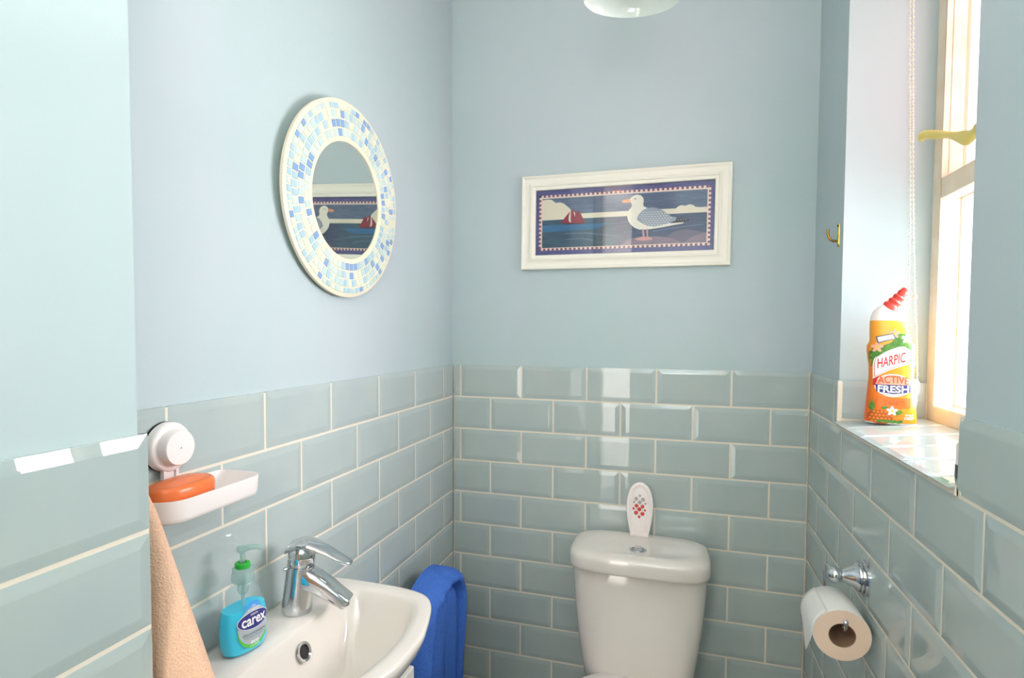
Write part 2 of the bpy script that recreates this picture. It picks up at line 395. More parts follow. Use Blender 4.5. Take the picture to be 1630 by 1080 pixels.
pane(-0.525, F1-st, T-0.045, T+0.385, 'pane', False)
pane(F0+st, -0.575, T-0.045, T+0.385, 'pane', False)
pane(-0.525, F1-st, T+0.427, ZT-st, 'obscure', True)
pane(F0+st, -0.575, T+0.427, ZT-st, 'obscure', True)
# casement catch
mb = MB()
mb.lathe([(0.012, 0), (0.012, 0.004), (0.007, 0.006), (0.007, 0.03), (0.0085, 0.032), (0.0085, 0.040), (0.005, 0.042)], (XG+0.012, -0.508, T+0.462), (-1, 0, 0), 'catch', 20, True, True)
pth = smooth_curve([(XG-0.022, -0.508, T+0.462), (XG-0.026, -0.485, T+0.455), (XG-0.029, -0.462, T+0.462), (XG-0.034, -0.425, T+0.479), (XG-0.042, -0.385, T+0.493), (XG-0.048, -0.360, T+0.502), (XG-0.052, -0.345, T+0.502)], 5)
n_ = len(pth); rows_ = []
for i, p in enumerate(pth):
    t = i/(n_-1); w2 = 0.0095 + 0.0045*math.exp(-((t-0.25)/0.12)**2) - 0.003*math.exp(-((t-0.5)/0.1)**2); h2 = 0.0075
    if i == n_-1: w2 *= 0.6; h2 *= 0.6
    rows_.append([p + Vector((math.cos(a)*h2*0.9, 0, math.sin(a)*w2)) for a in [2*PI*k/10 for k in range(10)]])
mb.grid(rows_, 'catch', True, True, True)
h = mb.build('casement_catch', win, smooth=50); h['label'] = 'lacquered brass catch'; h['kind'] = 'structure'

# ------------------------------------------------------------------ blind cord
cordt = thing('blind_cord', (1.148, -0.312, T+0.95), 'looped cream beaded blind cord hanging down in the window recess', 'cord')
def strand(pts, name):
    mb = MB(); P = smooth_curve(pts, 40); k = 0
    L = 0; acc = [P[0]]
    for a, b in zip(P[:-1], P[1:]):
        L += (b-a).length
        if L > 0.0055: acc.append(b); L = 0
    for i, p in enumerate(acc):
        mb.lathe([(0.0004, -0.0026), (0.0019, -0.0012), (0.0019, 0.0012), (0.0004, 0.0026)], p, (0.25 if i % 2 else -0.25, 0, 1), 'cord', 6, True, True)
    mb.tube([p for p in P[::8]] + [P[-1]], 0.0006, 'cord', 5)
    return mb.build(name, cordt, smooth=60)
strand([(1.128, -0.310, T+0.975), (1.138, -0.310, T+0.60), (1.145, -0.310, T+0.38), (1.147, -0.310, T+0.20), (1.147, -0.310, T+0.02), (1.152, -0.310, T-0.045), (1.160, -0.310, T-0.05)], 'cord_strand')
strand([(1.133, -0.314, T+0.975), (1.143, -0.312, T+0.60), (1.150, -0.311, T+0.38), (1.158, -0.310, T+0.20), (1.164, -0.310, T+0.10), (1.168, -0.310, T-0.01), (1.166, -0.310, T-0.05)], 'cord_strand')
mb = MB(); mb.lathe([(0.0015, -0.006), (0.0042, -0.003), (0.0042, 0.003), (0.0015, 0.006)], (1.1585, -0.310, T+0.183), (0, 0, 1), 'cord', 12, True, True); mb.build('joining_bead', cordt, smooth=60)
mb = MB(); mb.lathe([(0.004, -0.052), (0.005, -0.050), (0.005, -0.034), (0.0085, -0.030), (0.0088, -0.008), (0.0045, -0.002)], (1.163, -0.310, T+0.012), (0, 0, 1), 'cord', 16, True, True); mb.build('cord_weight', cordt, smooth=50)

# ------------------------------------------------------------------ round mosaic mirror
mir = thing('mosaic_mirror', (0.0, -0.652, T+0.179), 'round wall mirror with a blue and cream mosaic rim on the left wall', 'mirror')
RO, RI, MT = 0.2070, 0.1275, 0.0085
def mframe():
    mr = bpy.data.objects.new('mirror_rim', None)
mrot = Matrix.Rotation(math.atan(0.038), 4, 'Y') @ Matrix.Rotation(-0.024, 4, 'Z')
mc = Vector((0.010, -0.646, T+0.382))
MP = lambda r, t, d: mc + (mrot @ Vector((d, r*math.sin(t), 0.975*r*math.cos(t))))   # t clockwise seen from the room
mb = MB(); n = 96
prof = [(RI-0.004, 0.000), (RI-0.004, 0.0075), (RI-0.001, MT+0.0005), (RI+0.003, MT), (RO-0.011, MT), (RO-0.004, MT-0.0005), (RO, MT-0.002), (RO, 0.0), (RI-0.004, 0.0)]
mb.grid([[MP(r, 2*PI*k/n, d) for k in range(n)] for r, d in prof], 'rim', True)
mb.build('rim', mir, smooth=40)
cols = [('tess_cream', (222, 226, 206)), ('tess_pale', (208, 222, 214)), ('tess_sky', (174, 204, 216)), ('tess_blue', (134, 168, 208)), ('tess_aqua', (194, 216, 214))]
for k, c in cols: M[k] = mat(k, c, 0.12, spec=0.6)
mb = MB()
rr_ = [RI+0.0055, RI+0.0235, RI+0.0415, RI+0.0595, RO-0.0065]
for q in range(4):
    r0, r1 = rr_[q]+0.0010, rr_[q+1]-0.0020; nn = int(2*PI*(r0+r1)/2/0.0155)
    seq = random.uniform(0, 1)
    for k in range(nn):
        a0 = 2*PI*(k+seq)/nn; a1 = 2*PI*(k+1+seq)/nn; g = 0.0030/((r0+r1)/2)
        w = random.random(); mm = 'tess_blue' if w < 0.14 else 'tess_sky' if w < 0.32 else 'tess_aqua' if w < 0.52 else 'tess_pale' if w < 0.74 else 'tess_cream'
        jj = random.uniform(-0.0008, 0.0008); hh = MT+0.0014
        q4 = lambda d, ins: [MP(r0+ins+jj, a0+g/2+ins/r0, d), MP(r1-ins+jj, a0+g/2+ins/r1, d), MP(r1-ins+jj, a1-g/2-ins/r1, d), MP(r0+ins+jj, a1-g/2-ins/r0, d)]
        mb.grid([q4(MT-0.001, 0), q4(hh-0.0004, 0), q4(hh, 0.0006)], mm, True, False, True)
mb.build('mosaic', mir)
mb = MB(); mb.face([MP(RI, 2*PI*k/n, 0.0055) for k in range(n)], 'mirror'); mb.grid([[MP(RI, 2*PI*k/n, 0.0055) for k in range(n)], [MP(RI, 2*PI*k/n, 0.002) for k in range(n)]], 'mirror', True)
mb.build('mirror_glass', mir)
mb = MB(); mb.lathe([(0.012, 0.0), (0.012, 0.020)], (-PT, -0.652, T+0.52), (1, 0, 0), 'rim', 14, True, True); mb.build('hanger', mir)

# ------------------------------------------------------------------ framed seagull print
pic = thing('framed_picture', (0.525, PT, T+0.295), 'white framed print of a seagull and a red sailed boat on the back wall', 'picture')
pic.rotation_euler = (0, math.radians(0.35), 0)
FW, FH, BW = 0.598, 0.283, 0.0435
CX, CZ2 = 0.0, 0.142
mb = MB()
def ring(ins, d):
    a, b = FW/2-ins, FH/2-ins
    return [(CX-a, -d, CZ2-b), (CX+a, -d, CZ2-b), (CX+a, -d, CZ2+b), (CX-a, -d, CZ2+b)]
fp = [(0.0, 0.0), (0.0, 0.017), (0.0015, 0.0195), (0.005, 0.020), (0.008, 0.0185), (0.0105, 0.0165), (0.016, 0.0155), (0.022, 0.0165), (0.027, 0.0195), (0.030, 0.0205), (0.033, 0.0195), (0.0345, 0.0165), (0.038, 0.0155), (0.0415, 0.0150), (BW, 0.0135), (BW, 0.004)]
mb.grid([ring(i, d) for i, d in fp], 'picframe', True)
local(mb, 'frame', pic, smooth=25)
mb = MB(); a, b = FW/2-BW-0.0005, FH/2-BW-0.0005
PWD, PHT = 2*a, 2*b
mb.box((CX-a, -0.007, CZ2-b), (CX+a, -0.004, CZ2+b), 'picframe'); local(mb, 'backing', pic)
pc = {'p_border': (88, 88, 140), 'p_cream': (240, 222, 208), 'p_sky': (96, 112, 138), 'p_sea': (70, 84, 112), 'p_seal': (62, 92, 112), 'p_bright': (56, 112, 158), 'p_streak': (110, 132, 156), 'p_cloud': (234, 226, 204), 'p_check': (138, 72, 98),
      'p_gull': (240, 236, 220), 'p_wing': (150, 162, 176), 'p_tail': (44, 42, 60), 'p_beak': (240, 168, 118), 'p_leg': (206, 160, 162), 'p_rock': (136, 116, 132), 'p_rock2': (110, 102, 124), 'p_feet': (214, 160, 158), 'p_sail': (150, 44, 62), 'p_wline': (118, 130, 150)}
for k, c in pc.items(): M[k] = mat(k, c, 0.7, vary=(60, tuple(max(v-8, 0) for v in c), tuple(min(v+8, 255) for v in c), (0.5, 1, 4)) if k in ('p_sky', 'p_sea', 'p_seal', 'p_border', 'p_rock', 'p_bright') else None)
sx, sz = PWD/0.507, PHT/0.2
mb = MB(); lvl = [0]
def pp(poly, m, lv):
    mb.face([(CX-a + p[0]*sx, -0.0071-lv*0.00012, CZ2-b + p[1]*sz) for p in poly], m)
R4 = lambda x0, y0, x1, y1: [(x0, y0), (x1, y0), (x1, y1), (x0, y1)]
pp(R4(0, 0, 0.507, 0.2), 'p_border', 0)
pp(R4(0.0096, 0.0140, 0.4974, 0.1850), 'p_cream', 1)
nx, ny = 74, 26
for i in range(nx):
    if i % 2 == 0:
        x = 0.0096+0.4878*i/nx; w_ = 0.4878/nx
        pp(R4(x, 0.1785, x+w_, 0.1850), 'p_check', 2); pp(R4(x, 0.0140, x+w_, 0.0205), 'p_check', 2)
for i in range(ny):
    if i % 2 == 1:
        z0 = 0.014+0.171*i/ny; w_ = 0.171/ny
        pp(R4(0.0096, z0, 0.0156, z0+w_), 'p_check', 2); pp(R4(0.4914, z0, 0.4974, z0+w_), 'p_check', 2)
pp(R4(0.019, 0.1085, 0.488, 0.1745), 'p_sky', 3); pp(R4(0.019, 0.0225, 0.488, 0.1090), 'p_sea', 3); pp(R4(0.019, 0.0225, 0.24, 0.1090), 'p_seal', 4)
pp(R4(0.1319, 0.1088, 0.488, 0.1240), 'p_cloud', 4)
A = {
  'cloud_l': [(0.0189, 0.17), (0.0327, 0.1723), (0.0474, 0.1706), (0.06, 0.1598), (0.0726, 0.1614), (0.0853, 0.1563), (0.0958, 0.147), (0.1021, 0.1414), (0.1085, 0.1315), (0.1192, 0.1234), (0.1319, 0.1087), (0.019, 0.1081)],
  'cloud_r': [(0.3756, 0.1207), (0.4049, 0.1236), (0.411, 0.1295), (0.4194, 0.1325), (0.4299, 0.13), (0.4403, 0.1336), (0.45, 0.1316), (0.4574, 0.1255), (0.47, 0.1237), (0.488, 0.1234), (0.488, 0.1093), (0.3759, 0.1094)],
  'beak': [(0.2544, 0.1548), (0.2623, 0.1578), (0.279, 0.1595), (0.2842, 0.1542), (0.2792, 0.1489), (0.2616, 0.1481), (0.2561, 0.15)],
  'body': [(0.2782, 0.1596), (0.2856, 0.1677), (0.2926, 0.1703), (0.301, 0.1703), (0.3095, 0.1665), (0.3151, 0.1594), (0.3165, 0.1505), (0.315, 0.1422), (0.3165, 0.1349), (0.3271, 0.1294), (0.3588, 0.1214), (0.3888, 0.0993), (0.3872, 0.0819), (0.4062, 0.0821), (0.4272, 0.083), (0.4256, 0.0797), (0.3937, 0.075), (0.3685, 0.0709), (0.3391, 0.0672), (0.3223, 0.0661), (0.3053, 0.0671), (0.2926, 0.0726), (0.2818, 0.0823), (0.2744, 0.0931), (0.2708, 0.106), (0.2715, 0.1166), (0.2755, 0.1258), (0.282, 0.134), (0.2836, 0.1407), (0.2805, 0.148)],
  'wing': [(0.2975, 0.0973), (0.3023, 0.1111), (0.3146, 0.1241), (0.325, 0.1287), (0.3375, 0.1306), (0.3502, 0.1288), (0.3672, 0.1218), (0.3822, 0.11), (0.393, 0.1012), (0.4065, 0.0986), (0.4059, 0.0895), (0.3893, 0.0827), (0.3684, 0.0771), (0.3474, 0.0741), (0.3283, 0.0764), (0.3113, 0.0854)],
  'tail': [(0.383, 0.0808), (0.406, 0.0879), (0.4079, 0.0936), (0.4226, 0.0947), (0.4429, 0.0923), (0.4406, 0.0866), (0.423, 0.0823), (0.402, 0.0814)],
  'leg1': [(0.3129, 0.0685), (0.318, 0.0683), (0.3207, 0.043), (0.316, 0.0431)], 'leg2': [(0.3243, 0.0681), (0.3294, 0.068), (0.3304, 0.0427), (0.327, 0.0428)],
  'feet': [(0.2911, 0.0405), (0.3143, 0.0457), (0.3376, 0.0434), (0.3441, 0.0369), (0.323, 0.0337), (0.3039, 0.035)],
  'rock1': [(0.2534, 0.0236), (0.268, 0.0339), (0.2848, 0.0423), (0.31, 0.0458), (0.3439, 0.0457), (0.3693, 0.0437), (0.3905, 0.0402), (0.4077, 0.0323), (0.4228, 0.0225)],
  'rock2': [(0.3819, 0.0463), (0.3944, 0.0534), (0.4069, 0.0588), (0.4342, 0.0629), (0.4575, 0.0577), (0.488, 0.0508), (0.488, 0.0225), (0.4228, 0.0225), (0.4077, 0.0323)],
  'rock3': [(0.427, 0.0227), (0.4456, 0.0375), (0.4664, 0.0472), (0.488, 0.05), (0.488, 0.0225)],
  'sail1': [(0.0763, 0.0978), (0.0897, 0.1157), (0.1031, 0.1318), (0.105, 0.0953)],
  'sail2': [(0.105, 0.0953), (0.1064, 0.1334), (0.1131, 0.1357), (0.1233, 0.1273), (0.1262, 0.1316), (0.1329, 0.1287), (0.1402, 0.1135), (0.1493, 0.0967), (0.1446, 0.0934)],
  'sailw1': [(0.099, 0.1065), (0.1014, 0.1283), (0.1049, 0.1151), (0.1067, 0.0983), (0.1025, 0.0985)], 'sailw2': [(0.114, 0.1313), (0.1182, 0.1276), (0.1192, 0.1144), (0.1162, 0.1211)],
  'hull': [(0.0805, 0.0963), (0.1468, 0.0937), (0.1405, 0.0914), (0.0898, 0.0924)],
  'eye': [(0.2899, 0.159), (0.2941, 0.1601), (0.295, 0.1575), (0.2908, 0.1568)],
  'sea1': [(0.019, 0.0921), (0.0983, 0.0925), (0.191, 0.092), (0.2163, 0.0932), (0.1912, 0.0769), (0.1237, 0.0728), (0.019, 0.0721)],
  'streak1': [(0.09, 0.0652), (0.1576, 0.0651), (0.2508, 0.0493), (0.2551, 0.0475), (0.1576, 0.0625), (0.09, 0.063)],
  'streak2': [(0.0901, 0.0476), (0.1409, 0.0492), (0.1748, 0.0408), (0.1748, 0.0391), (0.1409, 0.047), (0.0901, 0.0455)],
  'streak3': [(0.3435, 0.0612), (0.4065, 0.0696), (0.4801, 0.0754), (0.4802, 0.0738), (0.4066, 0.0675), (0.3435, 0.0591)]}
for k, m_, lv in (('sea1', 'p_bright', 5), ('streak1', 'p_streak', 6), ('streak2', 'p_streak', 6), ('streak3', 'p_streak', 6), ('cloud_l', 'p_cloud', 5), ('cloud_r', 'p_cloud', 5), ('hull', 'p_tail', 7), ('sail1', 'p_sail', 6), ('sail2', 'p_sail', 6), ('sailw1', 'p_gull', 7), ('sailw2', 'p_gull', 7),
                  ('rock2', 'p_rock2', 6), ('rock3', 'p_rock', 7), ('rock1', 'p_rock', 7), ('feet', 'p_feet', 8), ('leg1', 'p_leg', 9), ('leg2', 'p_leg', 9), ('tail', 'p_tail', 7), ('beak', 'p_beak', 7), ('body', 'p_gull', 8), ('wing', 'p_wing', 9), ('eye', 'p_tail', 10)):
    pp(A[k], m_, lv)
for i in range(7):
    for j in range(12):
        x = 0.305+j*0.008+(i % 2)*0.004; z0 = 0.0795+i*0.0062
        if 0.303+abs(z0-0.1)*0.25 < x < 0.395-abs(z0-0.095)*1.3 and z0 < 0.124: pp([(x, z0), (x+0.0045, z0-0.002), (x+0.0052, z0-0.0004), (x+0.001, z0+0.001)], 'p_gull', 10)
for i in range(4): pp(R4(0.4115+i*0.0065, 0.0898, 0.4135+i*0.0065, 0.0912), 'p_gull', 10)
local(mb, 'print', pic)
mb = MB(); mb.box((CX-a, -0.0118, CZ2-b), (CX+a, -0.0098, CZ2+b), 'picglass'); local(mb, 'picture_glass', pic)

# ------------------------------------------------------------------ toilet
def srect(cx, cy, hw, hd, z, e=5.0, n=48, flatback=False):
    out = []
    for k in range(n):
        t = 2*PI*k/n; c, s_ = math.cos(t), math.sin(t)
        x = hw*math.copysign(abs(c)**(2/e), c); yv = hd*math.copysign(abs(s_)**(2/e), s_)
        out.append((cx+x, cy+yv, z))
    return out
TX = 0.5955
wc = thing('toilet', (TX, -0.35, 0), 'white close coupled toilet standing against the tiled back wall', 'toilet')
mb = MB()
zs = [(-0.845, 0.137, 0.0), (-0.838, 0.145, 0.001), (-0.80, 0.151, 0.001), (-0.72, 0.163, 0.001), (-0.64, 0.172, 0.001), (-0.57, 0.1765, 0.001), (-0.529, 0.178, 0.001), (-0.5285, 0.172, 0.006)]
rows_ = [srect(TX, -0.101, hw, 0.0985+0.1*(hw-0.178), T+z, 4.5) for z, hw, _ in zs]
mb.grid(rows_, 'ceramic', True, True, True); mb.build('cistern', wc, smooth=60)
mb = MB()
lp = [(-0.532, 0.180, 0.104), (-0.530, 0.184, 0.108), (-0.522, 0.1865, 0.1110), (-0.500, 0.1855, 0.1115), (-0.490, 0.183, 0.1100), (-0.4835, 0.176, 0.1035), (-0.4802, 0.163, 0.092), (-0.4792, 0.148, 0.078), (-0.4800, 0.135, 0.066), (-0.4822, 0.118, 0.054), (-0.4838, 0.08, 0.036), (-0.4842, 0.03, 0.018)]
rows_ = [srect(TX, -0.1155 - (0.014 if i > 6 else 0), hw, hd, T+z, 4.2 if i < 7 else 2.6) for i, (z, hw, hd) in enumerate(lp)]
mb.grid(rows_, 'ceramic', True, True, True); mb.build('cistern_lid', wc, smooth=60)
mb = MB(); mb.lathe([(0.0215, -0.004), (0.0225, 0.0025), (0.020, 0.0045), (0.0175, 0.0035), (0.017, 0.0022), (0.0165, 0.004), (0.014, 0.0055), (0.001, 0.0062)], (TX-0.001, -0.146, T-0.4840), (0, 0, 1), 'chrome', 32)
mb.box((TX-0.016, -0.1466, T-0.4790), (TX+0.014, -0.1454, T-0.4776), 'dark')
mb.build('flush_button', wc, smooth=40).__setitem__('label', 'chrome flush button')
def egg(z, sx_, cy, hd, n=48, back=0.0):
    out = []
    for k in range(n):
        t = 2*PI*k/n; c, s_ = math.cos(t), math.sin(t)
        w_ = sx_*math.copysign(abs(c)**0.9, c); yv = hd*s_ if s_ < 0 else hd*0.82*abs(s_)**0.75
        out.append((TX+w_, cy+yv, z))
    return out
mb = MB()
bp_ = [(0.0, 0.115, -0.34, 0.20), (0.03, 0.118, -0.34, 0.205), (0.12, 0.105, -0.34, 0.19), (0.22, 0.120, -0.355, 0.21), (0.31, 0.160, -0.385, 0.26), (0.37, 0.180, -0.40, 0.275), (0.395, 0.182, -0.40, 0.277), (0.400, 0.176, -0.40, 0.27), (0.400, 0.13, -0.41, 0.21), (0.36, 0.12, -0.41, 0.195), (0.26, 0.08, -0.41, 0.13), (0.20, 0.03, -0.38, 0.05)]
mb.grid([egg(z, a_, c_, d_) for z, a_, c_, d_ in bp_], 'ceramic', True, True, True)
mb.box((TX-0.12, -0.20, 0.24), (TX+0.12, -0.02, 0.402), 'ceramic')
mb.build('pan', wc, smooth=50)
mb = MB()
sp = [(0.402, 0.180, -0.40, 0.275), (0.405, 0.184, -0.40, 0.279), (0.418, 0.184, -0.40, 0.279), (0.420, 0.180, -0.40, 0.275)]
mb.grid([egg(z, a_, c_, d_) for z, a_, c_, d_ in sp], 'plastic', True, True, True); mb.build('seat', wc, smooth=50)
mb = MB()
sp = [(0.4205, 0.180, -0.395, 0.270), (0.423, 0.186, -0.395, 0.277), (0.430, 0.186, -0.395, 0.277), (0.437, 0.178, -0.395, 0.268), (0.440, 0.150, -0.395, 0.23), (0.441, 0.05, -0.395, 0.08)]
mb.grid([egg(z, a_, c_, d_) for z, a_, c_, d_ in sp], 'plastic', True, True, True)
mb.build('seat_lid', wc, smooth=50)

# ------------------------------------------------------------------ air freshener on the cistern lid
af = thing('air_freshener', (0.592, -0.035, T-0.4815), 'white surfboard shaped gel air freshener standing on the toilet cistern lid', 'air freshener')
AZ = T-0.4815
def board(s, d):
    pts = [(-0.0255, 0.0), (-0.0262, 0.010), (-0.030, 0.030), (-0.0345, 0.055), (-0.0365, 0.085), (-0.034, 0.112), (-0.026, 0.136), (-0.014, 0.149), (0.0, 0.1535), (0.014, 0.149), (0.026, 0.136), (0.034, 0.112), (0.0365, 0.085), (0.0345, 0.055), (0.030, 0.030), (0.0262, 0.010), (0.0255, 0.0)]
    P = smooth_curve([(p[0], p[1], 0) for p in pts], 3)
    out = []
    for p in P:
        x = p.x*s; z = p.y if p.y < 0.02 and s < 1 and False else 0.076+(p.y-0.076)*(1-(1-s)*0.5)
        out.append((0.592+x, -0.046-d+(z-0.0)*0.10, AZ+z+0.0005))
    return out
mb = MB(); mb.grid([board(1.0, -0.006), board(1.02, -0.001), board(1.0, 0.003), board(0.90, 0.0045)], 'plastic', True, True, False)
mb.grid([board(0.90, 0.0045), board(0.80, 0.0045), board(0.76, 0.0005), board(0.72, 0.0000), board(0.64, 0.0000), board(0.60, 0.0030), board(0.54, 0.0036)], 'plastic', True, False, True)
mb.build('holder', af, smooth=45)
mb = MB()
for i, (dx, dz, r) in enumerate([(0.0, 0.124, 0.0035), (-0.010, 0.113, 0.0055), (0.009, 0.112, 0.0055), (-0.016, 0.102, 0.003), (0.0, 0.102, 0.0055), (0.016, 0.099, 0.003), (-0.009, 0.090, 0.005), (0.008, 0.089, 0.005), (-0.017, 0.080, 0.003), (-0.001, 0.079, 0.0055), (0.015, 0.077, 0.003), (-0.010, 0.067, 0.0055), (0.008, 0.065, 0.0055), (-0.001, 0.054, 0.0035)]):
    z = 0.076+(dz-0.076)*0.86
    mb.lathe([(r, 0.0), (r, 0.0015), (r*0.5, 0.002)], (0.592+dx, -0.0505+z*0.10, AZ+z), (0, -1, 0.1), 'gel_faded' if i < 6 else 'gel', 16, False, True)
mb.build('gel_dots', af, smooth=40)['label'] = 'grey and red gel dots'

# ------------------------------------------------------------------ vanity and basin
van = thing('vanity_cabinet', (0.12, -0.93, 0), 'white vanity cabinet under the small wash basin', 'cabinet')
mb = MB(); mb.box((0.002, -1.095, 0.06), (0.205, -0.762, T-0.512), 'cabinet'); mb.box((0.002, -1.085, 0), (0.18, -0.772, 0.06), 'cabinet'); mb.build('body', van)
for y0, y1 in ((-1.093, -0.930), (-0.927, -0.764)):
    mb = MB(); mb.box((0.206, y0, 0.065), (0.224, y1, T-0.52), 'cabinet'); d = mb.build('door', van); bevel(d, 0.003)
    mb = MB(); yk = y1-0.02 if y1 < -0.9 else y0+0.02
    mb.lathe([(0.004, 0), (0.004, 0.012), (0.010, 0.016), (0.010, 0.024), (0.004, 0.027)], (0.224, yk, 0.62), (1, 0, 0), 'chrome', 18, True, True); kk = mb.build('knob', d, smooth=40); kk['label'] = 'chrome knob'
bas = thing('wash_basin', (0.15, -0.93, T-0.5), 'small white ceramic wash basin on the left wall under the mirror', 'sink')
YC = -0.930
def mirror_half(pts):     # pts on the +y side from the wall to the front
    return pts + [(x, 2*YC-y_) for x, y_ in reversed(pts)]
outer = mirror_half([(0.0, -0.7385), (0.07, -0.737), (0.14, -0.737), (0.190, -0.740), (0.225, -0.747), (0.250, -0.760), (0.268, -0.784), (0.281, -0.818), (0.292, -0.856), (0.300, -0.895)])
inner = mirror_half([(0.094, -0.790), (0.115, -0.773), (0.15, -0.770), (0.185, -0.772), (0.213, -0.778), (0.233, -0.792), (0.247, -0.815), (0.257, -0.845), (0.263, -0.880), (0.266, -0.905)])
def resample(pts, n):
    P = smooth_curve([(p[0], p[1], 0) for p in pts], 8); L = [0]
    for a_, b_ in zip(P[:-1], P[1:]): L.append(L[-1]+(b_-a_).length)
    out = []; j = 0
    for k in range(n):
        t = L[-1]*k/(n-1)
        while j < len(L)-2 and L[j+1] < t: j += 1
        f = (t-L[j])/max(L[j+1]-L[j], 1e-9); q = P[j].lerp(P[j+1], f); out.append((q.x, q.y))
    return out
NB = 73
O_ = resample(outer, NB); I_ = resample(inner, NB)
# close each loop along the wall side
def close(pts, m_=15):
    a_, b_ = pts[-1], pts[0]
    return pts + [(a_[0]+(b_[0]-a_[0])*k/(m_+1), a_[1]+(b_[1]-a_[1])*k/(m_+1)) for k in range(1, m_+1)]
O_ = close(O_); I_ = close(I_)
mb = MB(); ZS = T-0.385
def orow(s, z, dy=1.0): # shrink towards the wall
    return [(x*s if x > 0 else 0, YC+(y_-YC)*(1-(1-s)*0.35)*dy, ZS+z) for x, y_ in O_]
cx_, cy_ = 0.175, YC
def irow(s, z, sh=0.0): return [(cx_+sh+(x-cx_-sh)*s, cy_+(y_-cy_)*s, ZS+z) for x, y_ in I_]
mix = lambda r1, r2, t: [tuple(a_+(b_-a_)*t for a_, b_ in zip(p, q)) for p, q in zip(r1, r2)]
R_out, R_in = orow(1.0, 0), irow(1.0, -0.001)
rows_ = [orow(0.55, -0.125), orow(0.66, -0.118), orow(0.80, -0.092), orow(0.90, -0.062), orow(0.965, -0.034), orow(0.995, -0.014), orow(1.0, -0.006), mix(orow(1.0, -0.001), R_in, 0.05), mix(R_out, R_in, 0.16), mix(R_out, R_in, 0.6),
         irow(1.02, -0.0008), irow(0.985, -0.005), irow(0.95, -0.018), irow(0.90, -0.036), irow(0.82, -0.060), irow(0.70, -0.082), irow(0.52, -0.097), irow(0.32, -0.105), irow(0.12, -0.108)]
mb.grid(rows_, 'ceramic', True, True, True)
mb.build('bowl', bas, smooth=70)
mb = MB(); mb.lathe([(0.014, 0.004), (0.0165, 0.0065), (0.0155, 0.009), (0.0115, 0.008), (0.0108, 0.003), (0.0105, -0.004)], (0.1005, YC-0.006, ZS-0.038), (0.93, 0, 0.36), 'chrome', 28)
mb.lathe([(0.0108, 0.0052), (0.0001, 0.0050)], (0.1005, YC-0.006, ZS-0.038), (0.93, 0, 0.36), 'dark', 20)
ov = mb.build('overflow_ring', bas, smooth=40); ov['label'] = 'chrome ringed overflow hole'
mb = MB(); mb.lathe([(0.022, 0.001), (0.024, 0.003), (0.018, 0.003), (0.0165, -0.001), (0.0001, -0.001)], (cx_, cy_, ZS-0.108), (0, 0, 1), 'chrome', 28); mb.build('plug_hole', bas, smooth=40)

# mixer tap
tp = thing('mixer_tap', (0.052, -0.880, ZS), 'chrome lever mixer tap standing on the back of the wash basin', 'tap')
tb = Vector((0.052, -0.880, ZS)); tdir = Vector((0.97, 0.24, 0)).normalized()
mb = MB(); lean = 0.10
def disc(c, r, nrm, n=32):
    nrm = Vector(nrm).normalized(); a_ = Vector((0, 1, 0)); a_ = (a_-nrm*a_.dot(nrm)).normalized(); b_ = nrm.cross(a_)
    return [Vector(c)+a_*r*math.cos(2*PI*k/n)+b_*r*math.sin(2*PI*k/n) for k in range(n)]
ax_ = Vector((0.10, 0.02, 1)).normalized()
mb.grid([disc(tb, 0.0255, (0, 0, 1)), disc(tb+ax_*0.002, 0.0265, ax_), disc(tb+ax_*0.02, 0.0258, ax_), disc(tb+ax_*0.05, 0.0245, ax_), disc(tb+ax_*0.075, 0.0238, ax_), disc(tb+ax_*0.083, 0.0236, ax_), disc(tb+ax_*0.084, 0.020, ax_)], 'chrome', True, True, True)
mb.build('tap_body', tp, smooth=50)
mb = MB()
sps = [(0.000, 0.062, 0.021, 0.020), (0.016, 0.062, 0.0215, 0.020), (0.034, 0.054, 0.0215, 0.018), (0.055, 0.042, 0.0210, 0.0155), (0.074, 0.029, 0.0200, 0.0130), (0.090, 0.0185, 0.019, 0.0120), (0.0925, 0.0170, 0.017, 0.0105)]
side = Vector((-tdir.y, tdir.x, 0)); rows_ = []
for i, (f, h_, hw, hh) in enumerate(sps):
    dn = Vector((tdir.x*0.82, tdir.y*0.82, -0.57)).normalized(); upv = dn.cross(side); upv = -upv if upv.z < 0 else upv
    c = tb + tdir*f + Vector((0, 0, h_)); rows_.append([c + side*hw*math.copysign(abs(math.cos(t))**0.6, math.cos(t)) + upv*hh*math.copysign(abs(math.sin(t))**0.6, math.sin(t)) for t in [2*PI*k/28 for k in range(28)]])
mb.grid(rows_, 'chrome', True, True, True)
mb.build('spout', tp, smooth=45)
mb = MB(); cc = tb+tdir*0.084+Vector((0, 0, 0.0150)); mb.lathe([(0.0105, 0.0), (0.0105, 0.0045), (0.007, 0.005)], cc, (tdir.x*0.3, tdir.y*0.3, -1), 'chrome', 20, False, True); mb.build('aerator', tp, smooth=40)
mb = MB(); ch = tb+ax_*0.084
mb.grid([disc(ch, 0.0222, ax_), disc(ch+ax_*0.001, 0.0232, ax_), disc(ch+ax_*0.024, 0.0230, ax_), disc(ch+ax_*0.032, 0.0185, ax_), disc(ch+ax_*0.036, 0.012, ax_), disc(ch+ax_*0.0365, 0.002, ax_)], 'chrome', True, True, True)
hl = mb.build('tap_head', tp, smooth=60)
mb = MB(); lv = [(-0.024, 0.108, 0.018, 0.006), (-0.016, 0.1165, 0.0225, 0.0085), (0.000, 0.1205, 0.0235, 0.009), (0.020, 0.1185, 0.0225, 0.0085), (0.045, 0.1085, 0.0195, 0.0072), (0.066, 0.0970, 0.0165, 0.006), (0.082, 0.0900, 0.0135, 0.0045), (0.089, 0.0885, 0.009, 0.003)]
rows_ = []
